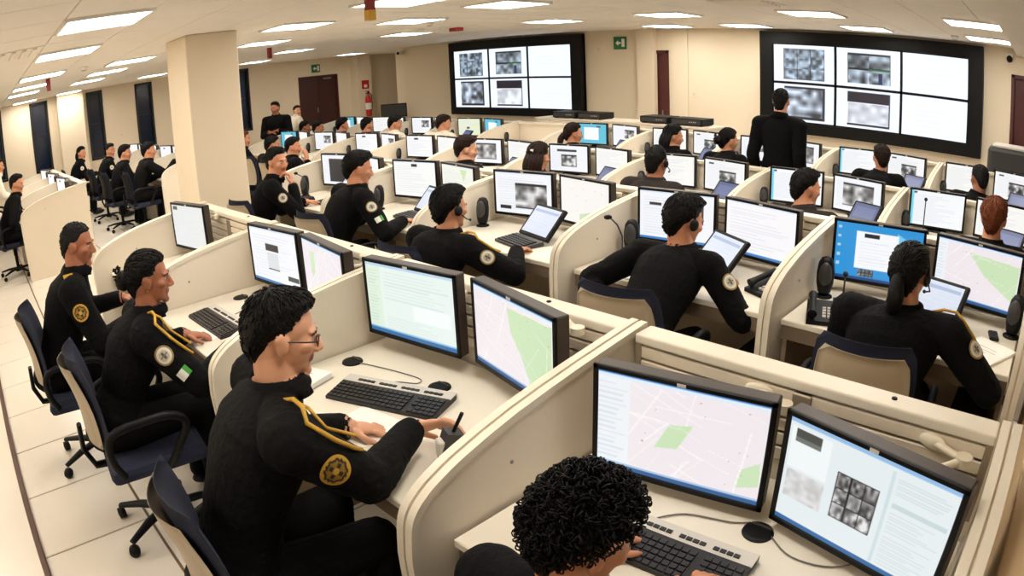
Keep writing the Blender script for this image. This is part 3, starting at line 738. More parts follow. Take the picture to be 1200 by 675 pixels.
def body_mesh(sp):
    """local frame: origin on the floor under the hips, facing +Y. returns (mesh, head matrix, anchors)"""
    b = MB(); g = sp.get('girth', 1.0); fem = sp.get('fem', False); V = Vector
    yaw, pitch, tilt = (math.radians(a) for a in sp.get('look', (0, -8, 0)))
    Hc = V(sp['head']); stand = sp.get('stand', False); hz = sp.get('hipz', .55 if not stand else .90)
    MH = Matrix.Translation(Hc) @ Matrix.Rotation(yaw, 4, 'Z') @ Matrix.Rotation(pitch, 4, 'X') @ Matrix.Rotation(tilt, 4, 'Y') @ Matrix.Scale(sp.get('hs', 1.0), 4)
    head_prims(b, MH, fem)
    tyaw = math.radians(sp.get('torso', 0)); right = V((math.cos(tyaw), math.sin(tyaw), 0)); fwd0 = V((-math.sin(tyaw), math.cos(tyaw), 0))
    hip = V((0, 0, hz))
    nb = Hc + V((0, 0, -.148)) - fwd0 * .035
    sp_dir = (nb - hip); Ls = sp_dir.length
    mid = hip + sp_dir * .5 - fwd0 * sp.get('slump', .04)
    def bez(t): return hip * (1 - t) ** 2 + mid * 2 * t * (1 - t) + nb * t * t
    sh = (.174 if fem else .200) * g
    secs = [(-.06, .10, .07), (0, .168 * g, .118 * g), (.12, .172 * g, .120 * g), (.30, .152 * g, .108 * g), (.48, .156 * g, .112 * g), (.66, .176 * g, .124 * g), (.80, .185 * g, .118 * g), (.90, .160 * g, .098), (.97, .095, .075), (1.02, .066, .062)]
    if fem: secs[3] = (.30, .135 * g, .10 * g); secs[5] = (.66, .160 * g, .128 * g); secs[6] = (.80, .162 * g, .115 * g); secs[7] = (.90, .142 * g, .09)
    v = []; n = 26
    for t, rx, ry in secs:
        p = bez(t); tan = (bez(min(t + .02, 1.05)) - bez(t - .02)).normalized(); fw = right.cross(tan) * -1
        fw = tan.cross(right).normalized()
        if fw.dot(fwd0) < 0: fw = -fw
        for k in range(n):
            w = 2 * math.pi * k / n; c, s = math.cos(w), math.sin(w)
            c = math.copysign(abs(c) ** .85, c)
            v.append(tuple(p + right * c * rx + fw * s * ry))
    f = [(i * n + k, i * n + (k + 1) % n, (i + 1) * n + (k + 1) % n, (i + 1) * n + k) for i in range(len(secs) - 1) for k in range(n)]
    f += [tuple(range(n))[::-1], tuple(range((len(secs) - 1) * n, len(secs) * n))]
    b.add(v, f, 0)
    # neck and collar
    nt = MH @ V((0, -.022, -.06)); kf = .85 if fem else 1.0; b.tube([nb.lerp(nt, t_) for t_ in (.25, .4, .55, .7, .85, 1.0)], [.064 * kf, .0635 * kf, .063 * kf, .062 * kf, .061 * kf, .06 * kf], 24, 1)
    ax = (nt - nb).normalized(); cx = ax.orthogonal().normalized(); cy = ax.cross(cx)
    for q in range(2):
        rr_ = .076 - .004 * q; ring = [nb + ax * (.0 + .014 * q + .006 * math.cos(2 * math.pi * k / 40)) + (cx * math.cos(2 * math.pi * k / 40) + cy * math.sin(2 * math.pi * k / 40)) * rr_ for k in range(40)]
        b.tube(ring, .013, 10, 0, None, True, 1.0, True)
    up_t = (bez(.98) - bez(.7)).normalized(); A = {}
    pole_d = sp.get('pole', {})
    for key, s in (('R', 1), ('L', -1)):
        S = nb + right * s * sh - up_t * (.080 if stand else .060) - fwd0 * .005
        T = V(sp['hand' + key]); hd = V(sp.get('dir' + key, (-.25 * s, .95, -.1))).normalized()
        W = T - hd * .06
        pole = V(pole_d.get(key, (s * .75, -.55, -.65)))
        E = ik(S, W, .30, .265, pole)
        W2 = E + (W - E).normalized() * min(.265, (W - E).length) if (W - E).length > .01 else W
        cu = 1.12 * g ** .5
        capsule(b, nb + right * s * .07 - up_t * .045, S, .060, .070 * cu, 0)
        capsule(b, S, E, .066 * cu, .052 * cu, 0); capsule(b, E, E + (W2 - E) * .9, .052 * cu, .038 * cu, 0)
        up = V(sp.get('up' + key, (0, 0, 1))); up = (up - hd * up.dot(hd)).normalized(); side = up.cross(hd) * (1 if s > 0 else -1) 
        side = hd.cross(up) * (-s)
        hand_prims(b, W2, hd, side.normalized(), up, s, sp.get('curl' + key, .28), sp.get('grip' + key, False))
        A[key] = (S, E, W2, .066 * cu); A_C = (nb.copy(), (nt - nb).normalized(), fwd0.copy())
    for s in (-1, 1):
        if stand:
            hp = hip + right * s * .09; kn = V((s * .10, .02, .48)); an = V((s * .11, -.02, .09))
        else:
            hp = hip + V((s * .09, .02, -.02)); ky = sp.get('knee', .42); kn = V((s * (.13 if not fem else .09), ky, .525)); an = V((s * .13, ky - .06 + sp.get('foot', 0), .10))
        capsule(b, hp, kn, .092 * g, .066 * g, 0); capsule(b, kn, an, .064 * g, .048, 0)
        b.ell((an[0], an[1] + .07, .045), (.045, .13, .045), 3, None, 14, 10)
    if not stand: b.ell((0, -.02, hz - .03), (.175 * g, .15 * g, .095), 0, None, 20, 12)
    else: b.ell((0, 0, hz), (.165 * g, .115 * g, .12), 0, None, 20, 12)
    # fuse into one continuous surface
    vox = sp.get('vox', .009)
    tmp = put('tmp', b.mesh('tmp', [M_SHOE]))
    m = tmp.modifiers.new('r', 'REMESH'); m.mode = 'VOXEL'; m.voxel_size = vox; m.use_smooth_shade = True
    m = tmp.modifiers.new('s', 'SMOOTH'); m.factor = .5; m.iterations = sp.get('smooth', 4 if vox < .007 else 2)
    dg = bpy.context.evaluated_depsgraph_get(); me = bpy.data.meshes.new_from_object(tmp.evaluated_get(dg)); bpy.data.objects.remove(tmp)
    src = np.array(b.v); tags = np.zeros(len(src), int)
    for fi, fc in enumerate(b.f):
        for i in fc: tags[i] = b.m[fi]
    kd = kdtree.KDTree(len(src))
    for i, p in enumerate(b.v): kd.insert(p, i)
    kd.balance()
    nv = len(me.vertices); co = np.empty(nv * 3); me.vertices.foreach_get('co', co); co = co.reshape(-1, 3); no = np.empty(nv * 3); me.vertices.foreach_get('normal', no); no = no.reshape(-1, 3)
    vt = np.array([tags[kd.find(p)[1]] for p in co])
    el = [np.array(A[k][1]) for k in ('R', 'L')]
    off = np.zeros(nv); sd = sp.get('seed', 1) * 7.3
    for i in np.nonzero(vt == 0)[0]:
        p = co[i]; w = .35 + sum(math.exp(-((p - e) ** 2).sum() / .012) for e in el)
        q = noise.noise(V((p[0] * 9 + sd, p[1] * 9, p[2] * 16))) * .6 + (.5 - abs(noise.noise(V((p[0] * 22 + sd, p[1] * 22, p[2] * 34))))) * .7
        off[i] = q * .0105 * min(w, 1.2) + .003
    co += no * off[:, None]; me.vertices.foreach_set('co', co.ravel())
    me.materials.clear()
    for mm in (sp.get('uni', U_BLACK), sp.get('skin', SK1), M_LIP, M_SHOE): me.materials.append(mm)
    pl = len(me.polygons); ls = np.empty(pl, int); me.polygons.foreach_get('loop_start', ls); li = np.empty(len(me.loops), int); me.loops.foreach_get('vertex_index', li)
    me.polygons.foreach_set('material_index', vt[li[ls]].astype(np.int32)); me.polygons.foreach_set('use_smooth', np.ones(pl, bool)); me.update(); me.name = 'body'
    A['C'] = A_C; return me, MH, A

def hair_mesh(kind, m, seed=0):
    b = MB(); seg, ring = 56, 40; v = []; f = []
    c = Vector((0, -.012, .032)); R = (.074, .094, .084)
    thick = {'short': .014, 'crop': .006, 'full': .022, 'bun': .013, 'tail': .014, 'long': .018, 'curly': .022}[kind]
    low = {'bun': .06, 'tail': .06, 'long': .10}.get(kind, 0)
    def ss(x, a, b_): x = min(max((x - a) / (b_ - a), 0), 1); return x * x * (3 - 2 * x)
    fem = kind in ('bun', 'tail', 'long')
    def line(d):
        z = d.z; T = ((-1, -.55), (-.35, -.30), (-.18, .06), (.08, .34), (.50, .52), (.60, .90), (.74, 2.2), (1.01, 2.2)); yb = 2.2
        for (z0, y0), (z1, y1) in zip(T, T[1:]):
            if z0 <= z <= z1: yb = y0 + (y1 - y0) * (z - z0) / (z1 - z0); break
        s = (yb - d.y) * .62 + (.05 if fem else 0)
        return s + .05 * noise.noise(Vector((d.x * 7 + seed, d.y * 7, d.z * 7))) + .06 * noise.noise(Vector((d.x * 30 + seed, d.y * 30, d.z * 4)))
    def surf(d, extra=0.0):
        s = line(d); th = -.014 + .016 * ss(s, -.10, .03) + thick * ss(s, .0, .55)
        th += (.0035 if kind != 'crop' else .0015) * noise.noise(Vector((d.x * 11 + seed, d.y * 11, d.z * 4))) * ss(s, .05, .3)
        if kind in ('full', 'short') and d.y > .1 and d.z > .35: th += .010 * ss(d.y, .1, .6)
        k = ss(-d.z, -.05, .55) * ss(-d.y, -.05, .5)
        rz = R[2] + .056 * k; ry = R[1] + .004 * k; dy = d.y if k <= 0 else d.y * (1 - k) + k * math.copysign(abs(d.y) ** .62, d.y); dx = d.x if k <= 0 else d.x * (1 - .5 * k) + .5 * k * math.copysign(abs(d.x) ** .75, d.x)
        th += extra
        return Vector((c.x + dx * (R[0] + th - .006 * k), c.y + dy * (ry + th), c.z + d.z * (rz + th)))
    for i in range(ring + 1):
        t = math.pi * i / ring
        for k in range(seg):
            w = 2 * math.pi * k / seg; d = Vector((math.sin(t) * math.cos(w), math.sin(t) * math.sin(w), -math.cos(t)))
            v.append(tuple(surf(d)))
    rs_ = random.Random(11 + seed); crown = Vector((0, -.35, .93)).normalized()
    for i in range(0 if kind == 'curly' else 650):
        z = rs_.uniform(-.85, 1); a = rs_.uniform(0, 6.283); q = math.sqrt(1 - z * z); d = Vector((q * math.cos(a), q * math.sin(a), z))
        if line(d) < .06: continue
        g = (d - crown * d.dot(crown)); g = g.normalized() if g.length > .05 else Vector((0, 1, 0))
        if fem and kind != 'long': g = (Vector((0, -1, .05)) - d * Vector((0, -1, .05)).dot(d)); g = g.normalized() if g.length > .05 else Vector((0, 0, -1))
        g = (g + Vector((rs_.uniform(-.25, .25), rs_.uniform(-.25, .25), rs_.uniform(-.1, .1)))).normalized()
        L = rs_.uniform(.25, .5) * (.5 if kind == 'crop' else 1); pts = []
        for j in range(5):
            dd = (d + g * (L * (j / 4 - .4))).normalized()
            pts.append(surf(dd, .0012 + (.004 * (j / 4) ** 2 if kind in ('full', 'short') else .001)))
        b.tube(pts, [.0030, .0034, .0030, .0022, .0008], 4)
    for i in range(ring):
        for k in range(seg): f.append((i * seg + k, i * seg + (k + 1) % seg, (i + 1) * seg + (k + 1) % seg, (i + 1) * seg + k))
    b.add(v, f, 0, True)
    def lock(p0, p1, r, n=10):
        p0, p1 = Vector(p0), Vector(p1); pts = []; rs = []
        for i in range(n + 1):
            t = i / n; pts.append(p0.lerp(p1, t) + Vector((.004 * math.sin(t * 7 + seed), -.02 * math.sin(t * math.pi), 0))); rs.append(r * (.5 + .7 * math.sin(math.pi * min(1, .15 + t * .8))))
        b.tube(pts, rs, 12)
    if kind == 'bun':
        b.ell((0, -.128, -.01), (.050, .042, .048)); 
        for i in range(26):
            a = random.random() * 6.28; e = random.random() * 3.0; q = Vector((.044 * math.cos(a) * math.sin(e), -.13 - .036 * abs(math.sin(a)), .042 * math.cos(e)))
            b.tube([q, q + Vector((random.uniform(-.02, .02), random.uniform(-.02, .005), random.uniform(-.02, .02)))], .006, 5)
    if kind == 'tail':
        b.ell((0, -.112, -.01), (.024, .022, .022)); lock((0, -.118, -.01), (.012, -.135, -.17), .030); lock((.008, -.11, -.02), (-.012, -.12, -.20), .022)
    if kind == 'long':
        for i in range(9):
            a = -1.25 + 2.5 * i / 8; x = .078 * math.sin(a); y = -.02 - .085 * math.cos(a)
            lock((x, y, .03), (x * 1.12, y - .005, -.15 - .02 * random.random()), .022)
    if kind == 'curly':
        rs = random.Random(4)
        for i in range(2600):
            z = rs.uniform(-.75, 1); a = rs.uniform(0, 6.283); q = math.sqrt(1 - z * z); d = Vector((q * math.cos(a), q * math.sin(a), z))
            s = d.z * .92 - d.y * .74 + .02
            if s < .02: continue
            p = Vector((c.x + d.x * (R[0] + .026), c.y + d.y * (R[1] + .026), c.z + d.z * (R[2] + .030))); p += d * rs.uniform(-.006, .016)
            t1 = d.orthogonal().normalized(); t2 = d.cross(t1); ph = rs.uniform(0, 6.28); rr = rs.uniform(.004, .0095); pts = []
            ax = (t1 * math.cos(ph) + t2 * math.sin(ph)); bx = d; cx2 = ax.cross(bx)
            for j in range(11):
                w = j / 10 * 2.2 * math.pi; pts.append(p + ax * (math.cos(w) * rr) + bx * (math.sin(w) * rr) + cx2 * (j - 5) * .0011)
            b.tube(pts, .0019, 4)
    return b.mesh('hair', m)

def patch_mesh(kind):
    W = 28; a = np.ones((W, W, 3)); U, V_ = np.meshgrid(np.linspace(-1, 1, W), np.linspace(-1, 1, W)); r = np.hypot(U, V_)
    if kind == 'white':
        a[:] = (.86, .84, .78); a[r > .8] = (.55, .46, .25); m = r < .55; a[m] = (.70, .68, .62); a[(r < .4) & (np.abs(U) < .12)] = (.3, .28, .26); a[(np.abs(V_) < .1) & (r < .5)] = (.45, .40, .32)
    elif kind == 'gold':
        a[:] = (.78, .60, .18); a[(r < .78) & (r > .62)] = (.10, .09, .08); m = r < .62; a[m] = (.60, .45, .14); a[(r < .55) & ((np.abs(U) < .14) | (np.abs(V_) < .14))] = (.12, .1, .08); a[(r < .25)] = (.80, .64, .22)
    elif kind == 'flag':
        a[:] = (.92, .92, .90); a[:, W * 2 // 3:] = (.25, .62, .22); a[:, :W // 3] = (.86, .86, .82)
    return a, r
def patch(parent, A, s, kind, t=.36, R=.042, dirn=(1, -.35, .25), sq=False):
    S, E, W, rr = A; p = S.lerp(E, t); ax = (E - S).normalized(); d = Vector(dirn); d = (d - ax * d.dot(ax)).normalized(); side = d.cross(ax).normalized()
    a, r = patch_mesh(kind); W_ = a.shape[0]; v = []; col = []
    for j in range(W_):
        for i in range(W_):
            u, w = -1 + 2 * i / (W_ - 1), -1 + 2 * j / (W_ - 1)
            if not sq:
                q = max(abs(u), abs(w)); rr2 = math.hypot(u, w)
                if rr2 > 0: u, w = u * q / rr2, w * q / rr2
            x, y = u * R, w * R * (1 if not sq else .7); rad = rr * .98 + .011; th = x / rad
            v.append(tuple(p + d * (rad * math.cos(th)) + side * (rad * math.sin(th)) - ax * y))
            ii = min(W_ - 1, max(0, int((u + 1) / 2 * (W_ - 1) + .5))); jj = min(W_ - 1, max(0, int((w + 1) / 2 * (W_ - 1) + .5))); col.append(tuple(a[jj, ii]) + (1,))
    me = bpy.data.meshes.new('arm_patch'); me.from_pydata(v, [], [(j * W_ + i, j * W_ + i + 1, (j + 1) * W_ + i + 1, (j + 1) * W_ + i) for j in range(W_ - 1) for i in range(W_ - 1)])
    at = me.color_attributes.new('Col', 'FLOAT_COLOR', 'POINT'); c = np.array(col); c[:, :3] = srgb2lin(c[:, :3]); at.data.foreach_set('color', c.ravel().astype(np.float32)); me.materials.append(M_PRINT); me.update()
    return put('arm_patch' if not sq else 'flag_patch', me, parent)
def cord(parent, A, s):
    S, E, W, rr = A; r = rr + .012; up = Vector((0, 0, 1))
    p = [S + Vector((-.10 * s, .035, .055)), S + Vector((-.05 * s, .05, .072)), S + Vector((0.01 * s, .045, .074)), S + Vector((.05 * s, .03, .05)), S.lerp(E, .22) + Vector((.058 * s, .045, .03)), S.lerp(E, .38) + Vector((.045 * s, .068, .01)), S.lerp(E, .48) + Vector((.02 * s, .082, 0))]
    MB().tube([v_ + Vector((.004 * s, .004, .011)) for v_ in p], .0065, 8).build('shoulder_cord', M_GOLD, parent)
    q = [S + Vector((-.07 * s, .05, .06)), S + Vector((-.02 * s, .07, .05)), S + Vector((.02 * s, .09, .0)), S.lerp(E, .42) + Vector((.0, .095, .02))]
    MB().tube([v_ + Vector((0, .010, .008)) for v_ in q], .005, 8).build('shoulder_cord', M_GOLD, parent)
def collar(parent, C, m, f):
    nb, ax, fw = C; ax = Vector(ax); fw = (fw - ax * fw.dot(ax)).normalized(); sd = fw.cross(ax); k = .88 if f else 1.0; v = []; fc = []; n = 34
    prof = [(.080, -.012), (.078, .012), (.074, .040), (.078, .044), (.088, .018), (.094, -.014)]
    for i in range(n + 1):
        w = math.radians(28) + math.radians(304) * i / n; c_, s_ = math.cos(w), math.sin(w); fr = max(0, c_)
        for r, z in prof: v.append(tuple(nb + (fw * c_ + sd * s_) * (r * k + .003 * fr) + ax * (z * (1 - .35 * fr) - .012 * fr)))
    L = len(prof)
    for i in range(n):
        for j in range(L): fc.append((i * L + j, i * L + (j + 1) % L, (i + 1) * L + (j + 1) % L, (i + 1) * L + j))
    fc += [tuple(range(L)), tuple(range(n * L, n * L + L))[::-1]]
    MB().add(v, fc, 0, True).build('collar', m, parent)
def eyes(parent, MH, f):
    for s in (-1, 1):
        e = put('eye', MB().ell((0, 0, 0), (.0115, .0110, .0082), 0, None, 14, 10).mesh('eye', M_EYE), parent, M=MH @ Matrix.Translation((s * .031, .0770, .001)))
        put('iris', MB().ell((0, .0085, 0), (.0056, .004, .0056), 0, None, 12, 8).mesh('iris', M_IRIS), e)
        put('eyebrow', MB().tube([(s * .014, .091, .020), (s * .032, .088, .025), (s * .050, .076, .019)], [.003, .0035, .002], 6).mesh('eyebrow', H_BLACK), parent, M=MH)
def glasses(parent, MH):
    b = MB()
    for s in (-1, 1):
        b.tube([(s * .032 + .022 * math.cos(w), .099 - .004 * abs(math.cos(w)), .0 + .0145 * math.sin(w)) for w in [2 * math.pi * k / 18 for k in range(18)]], .0019, 6, closed=True)
        b.tube([(s * .054, .095, .004), (s * .070, .06, .006), (s * .081, 0, .006), (s * .082, -.02, -.006)], .0022, 6)
    b.tube([(-.011, .100, .003), (0, .106, .005), (.011, .100, .003)], .0018, 6)
    put('glasses', b.mesh('glasses', M_LENS), parent, M=MH)
def headset(parent, MH, boom=True):
    b = MB().tube([(.088 * math.cos(w), -.012, .012 + .118 * math.sin(w)) for w in [math.pi * k / 14 for k in range(15)]], .006, 8)
    for s in (-1, 1): b.ell((s * .087, -.008, -.006), (.014, .028, .030))
    if boom: b.tube([(.092, .0, -.02), (.09, .05, -.055), (.05, .105, -.07)], .0035, 6).ell((.045, .11, -.07), (.008, .008, .008))
    put('headset', b.mesh('headset', M_BLACK), parent, M=MH)

BODY_CACHE = {}
def person(x, y, label, sp, hair=('short', 'black'), rz=0.0, group=None, extras=(), key=None):
    HM = {'black': H_BLACK, 'brown': H_BROWN, 'red': H_RED, 'grey': H_GREY}[hair[1]]
    if key and key in BODY_CACHE: me, MH, A = BODY_CACHE[key]
    else:
        me, MH, A = body_mesh(sp)
        if key: BODY_CACHE[key] = (me, MH, A)
    o = tag(put('person', me, None, (x, y, 0), rz), label, 'person', group)
    hk = ('hair',) + tuple(hair)
    if hk not in BODY_CACHE: BODY_CACHE[hk] = hair_mesh(hair[0], HM, len(BODY_CACHE))
    if hair[0]: put('hair', BODY_CACHE[hk], o, M=MH)
    collar(o, A['C'], sp.get('uni', U_BLACK), sp.get('fem'))
    for e in extras:
        if e == 'eyes': eyes(o, MH, sp.get('fem'))
        elif e == 'glasses': glasses(o, MH)
        elif e == 'headset': headset(o, MH)
        elif e == 'headband': headset(o, MH, False)
        elif e == 'patchR': patch(o, A['R'], 1, 'white')
        elif e == 'goldR': patch(o, A['R'], 1, 'gold', R=.045)
        elif e == 'patchL': patch(o, A['L'], -1, 'white', dirn=(-1, .2, .2))
        elif e == 'flagR': patch(o, A['R'], 1, 'flag', t=.72, R=.030, sq=True)
        elif e == 'cordR': cord(o, A['R'], 1)
        elif e == 'rank':
            for k, s in (('R', 1), ('L', -1)):
                S = A[k][0]; MB().box(-.045, .045, -.028, .028, 0, .006, 0, Matrix.Translation(S + Vector((-.035 * s, 0, .066))) @ Matrix.Rotation(.35 * s, 4, 'Y'), c=.002).build('shoulder_board', M_GOLD, o)
        elif e == 'clip': put('hair_clip', MB().box(-.018, .018, -.006, .006, -.01, .01, 0, c=.003).mesh('hair_clip', M_WHITE), o, M=MH @ Matrix.Translation((.02, -.118, .05)))
        elif e == 'goggles': put('goggles', MB().box(-.05, .05, -.02, .02, -.016, .016, 0, c=.012).mesh('goggles', M_BLACK), o, M=MH @ Matrix.Translation((0, .045, .125)) @ Matrix.Rotation(.5, 4, 'X'))
        elif e == 'earring': put('earring', MB().ell((.082, -.002, -.042), (.004, .004, .004), 0, None, 8, 6).mesh('earring', M_GOLD), o, M=MH)
    return o

def seated(hipx, hipy, head, handR, handL, **k):
    """world targets -> spec in the body's own frame"""
    L = lambda p: (p[0] - hipx, p[1] - hipy, p[2]); sp = dict(head=L(head), handR=L(handR), handL=L(handL)); sp.update(k); return sp

# ---- front row
person(-1.60, .40, 'man with glasses in a black uniform with gold cord, hand on a device',
       seated(-1.60, .40, (-1.585, .70, 1.215), (-1.475, 1.085, .825), (-1.70, .985, .765), look=(-24, -14, 0), torso=-14, vox=.0042, girth=1.06, uni=U_CHAR, skin=SK3, seed=2, hs=.97, dirR=(.35, .9, -.05), upR=(-.75, .1, .65), curlR=.35, gripR=True, dirL=(.45, .85, -.25), curlL=.2, pole={'R': (.55, -.2, -1), 'L': (-.8, -.5, -.5)}, slump=.05, foot=.05),
       ('short', 'black'), extras=('eyes', 'glasses', 'goldR', 'cordR'))
person(-2.88, .36, 'woman with hair tied in a bun, black uniform with round arm patch',
       seated(-2.88, .36, (-2.86, .66, 1.135), (-2.72, .99, .775), (-3.00, .875, .77), look=(-22, -8, 0), torso=-8, vox=.005, fem=True, skin=SK2, seed=3, hs=.94, dirR=(-.35, .93, -.1), curlR=.3, dirL=(.3, .9, -.2), curlL=.3, pole={'R': (.8, -.4, -.7), 'L': (-.8, -.5, -.5)}),
       ('bun', 'black'), extras=('eyes', 'patchR', 'flagR', 'cordR', 'earring'))
person(-3.80, .22, 'older officer with greying short hair and gold shoulder boards',
       seated(-3.80, .22, (-3.755, .48, 1.195), (-3.66, .72, .72), (-3.98, .78, .77), look=(-30, -12, 0), torso=-10, vox=.0055, girth=1.1, skin=SK2, seed=4, hs=.96, dirR=(-.5, .8, -.3), curlR=.3),
       ('crop', 'grey'), extras=('eyes', 'goldR', 'rank'))
person(-.66, .50, 'operator with thick curly black hair bent over a keyboard',
       seated(-.66, .50, (-.645, .80, 1.012), (-.50, 1.05, .775), (-.76, 1.07, .775), look=(-28, -20, 0), torso=-5, vox=.006, skin=SK1, seed=5, hs=.98),
       ('curly', 'black'), extras=('eyes',))
# ---- second row
person(-.53, 2.42, 'woman with a long black ponytail writing on a notebook',
       seated(-.53, 2.42, (-.50, 2.75, 1.085), (-.27, 2.89, .78), (-.66, 2.98, .77), look=(-10, -10, 0), vox=.006, girth=1.13, fem=False, skin=SK1, seed=6, pole={'R': (.9, -.5, -.5), 'L': (-.5, -.5, -.9)}),
       ('tail', 'black'), extras=('eyes', 'patchR', 'cordR', 'headset'))
person(-1.68, 2.36, 'operator in black leaning far forward with one elbow out',
       seated(-1.68, 2.36, (-1.70, 2.90, 1.085), (-1.50, 3.04, .775), (-1.86, 2.50, .61), look=(-22, -16, 0), vox=.006, skin=SK1, seed=7, slump=.0, dirL=(.1, .6, -.6), pole={'R': (.8, -.3, -.8), 'L': (-.35, -1, -.6)}),
       ('full', 'black'), extras=('eyes', 'headband', 'patchR'))
person(-2.99, 2.20, 'man with black hair and gold shoulder cord, broad back toward the aisle',
       seated(-2.99, 2.20, (-2.985, 2.47, 1.065), (-2.78, 2.83, .775), (-3.18, 2.80, .775), look=(-4, -6, 0), vox=.006, girth=1.08, skin=SK1, seed=8, pole={'R': (.9, -.5, -.5), 'L': (-.9, -.5, -.5)}),
       ('full', 'black'), extras=('eyes', 'patchR', 'cordR', 'headset'))
person(-4.33, 2.36, 'man in black with raised goggles on his hair, typing',
       seated(-4.33, 2.36, (-4.30, 2.70, 1.175), (-4.02, 2.92, .775), (-4.40, 2.88, .775), look=(-25, -14, 0), torso=-8, vox=.007, girth=1.05, skin=SK1, seed=9),
       ('full', 'black'), extras=('eyes', 'goggles', 'patchR', 'flagR'))
person(-5.42, 2.28, 'man in black resting his chin on one hand, turned toward the aisle',
       seated(-5.42, 2.28, (-5.375, 2.54, 1.20), (-5.26, 2.60, 1.06), (-5.46, 2.90, .775), look=(-72, -4, 0), torso=-25, vox=.007, girth=1.05, skin=SK1, seed=10, dirR=(-.2, -.1, .97), upR=(.6, .6, 0), curlR=.8, pole={'R': (.5, .2, -1), 'L': (-.8, -.5, -.5)}),
       ('short', 'black'), extras=('eyes', 'patchR'))
# ---- shared bodies for the rows behind
def generic(key, **k):
    base = dict(head=(.0, .29, 1.09), handR=(.17, .56, .765), handL=(-.17, .54, .765), vox=.011, look=(-20, -10, 0)); base.update(k); return base
def back(head, label, key, hair, ex=('eyes',), grp=None, **k):
    sp = generic(key, **k); hx, hy, hz = head
    return person(hx - sp['head'][0], hy - sp['head'][1], label, sp, hair, 0, grp, ex, key + ('_%d' % int(hz * 50 + .5)) if not k.get('own') else None) if True else None
SEATS = []
def rowman(px_, py_, hz, label, hair, uni=U_BLACK, skin=SK1, look=(-20, -10, 0), fem=False, ex=('eyes',), grp=None, **k):
    ln = .27 if py_ < 5.7 else max(.12, min(.27, py_ - 5.93))
    key = 'g%.2f%s%s%s%.2f%s%s' % (ln, uni.name, skin.name, look, hz, fem, sorted(k.items()))
    sp = generic(key, uni=uni, skin=skin, look=look, fem=fem, head=(.0, ln, hz), **k)
    o = person(px_, py_ - ln, label, sp, hair, 0, grp, ex, key)
    SEATS.append((px_, py_ - ln, label)); return o
rowman(-.255, 4.28, 1.095, 'red-haired operator with short auburn hair', ('full', 'red'), look=(-5, -8, 0), girth=.92, hs=1.02)
rowman(-1.56, 4.28, 1.085, 'man in a grey jacket looking aside', ('short', 'black'), U_GREY, SK1, (-40, -8, 0), girth=1.02)
rowman(-2.80, 4.34, 1.12, 'operator with cropped hair, grey jacket and headset', ('crop', 'black'), U_GREY, SK2, (0, -6, 0), ex=('eyes', 'headset'))
rowman(-3.97, 4.30, 1.07, 'woman with a white clip in her dark brown hair', ('long', 'brown'), look=(-2, -10, 0), fem=True, ex=('eyes', 'clip'))
rowman(-4.90, 4.30, 1.085, 'young man with brown hair seen in profile', ('full', 'brown'), look=(-42, -10, 0), skin=SK3)
rowman(-7.92, 4.0, 1.043, 'operator in black with chin on fist', ('short', 'black'), look=(-45, -8, 0), handR=(.05, .42, .90), dirR=(-.1, 0, 1), ex=('eyes', 'patchR'))
rowman(-8.78, 4.1, 1.035, 'dark-haired operator with round patch near the pillar', ('short', 'black'), look=(-15, -12, 0), ex=('eyes', 'patchR'))
rowman(-9.85, 4.12, 1.095, 'woman with chestnut hair half hidden by the pillar', ('long', 'red'), look=(-30, -6, 0), fem=True)
rowman(-.55, 6.2, 1.08, 'balding operator in black beside the large printer', ('crop', 'grey'), look=(35, -10, 0), skin=SK2)
rowman(-1.56, 6.38, 1.10, 'brown-haired woman in black below the larger video wall', ('short', 'brown'), look=(30, -8, 0), fem=True, girth=1.1)
rowman(-3.17, 6.28, 1.10, 'woman with curly tied hair next to the standing supervisor', ('bun', 'black'), look=(-35, -8, 0), fem=True)
rowman(-3.80, 6.22, 1.095, 'woman with loose black hair in front of the black boxes', ('long', 'black'), look=(-48, -10, 0), fem=True, girth=1.05)
rowman(-5.08, 6.10, 1.055, 'woman with a short ponytail beside the cyan screen', ('tail', 'brown'), look=(-40, -8, 0), fem=True)
rowman(-7.50, 6.17, 1.095, 'stout operator in a white shirt', ('short', 'brown'), U_WHITE, SK1, (-30, -14, 0), girth=1.12)
rowman(-8.55, 6.08, 1.09, 'slim operator in a white shirt', ('short', 'black'), U_WHITE, SK1, (-35, -14, 0))
rowman(-9.45, 6.16, 1.045, 'dark-haired operator seated below the fire extinguisher', ('short', 'black'), look=(-10, -10, 0))
rowman(-10.2, 6.14, 1.04, 'operator with full black hair between the white shirts and the double door', ('full', 'black'), look=(-20, -10, 0))
rowman(-11.0, 6.10, 1.0, 'operator with short black hair, second from the double door', ('short', 'black'), look=(-35, -8, 0))
rowman(-11.75, 6.22, .985, 'operator in black nearest the double door', ('short', 'black'), look=(-30, -10, 0), skin=SK2)
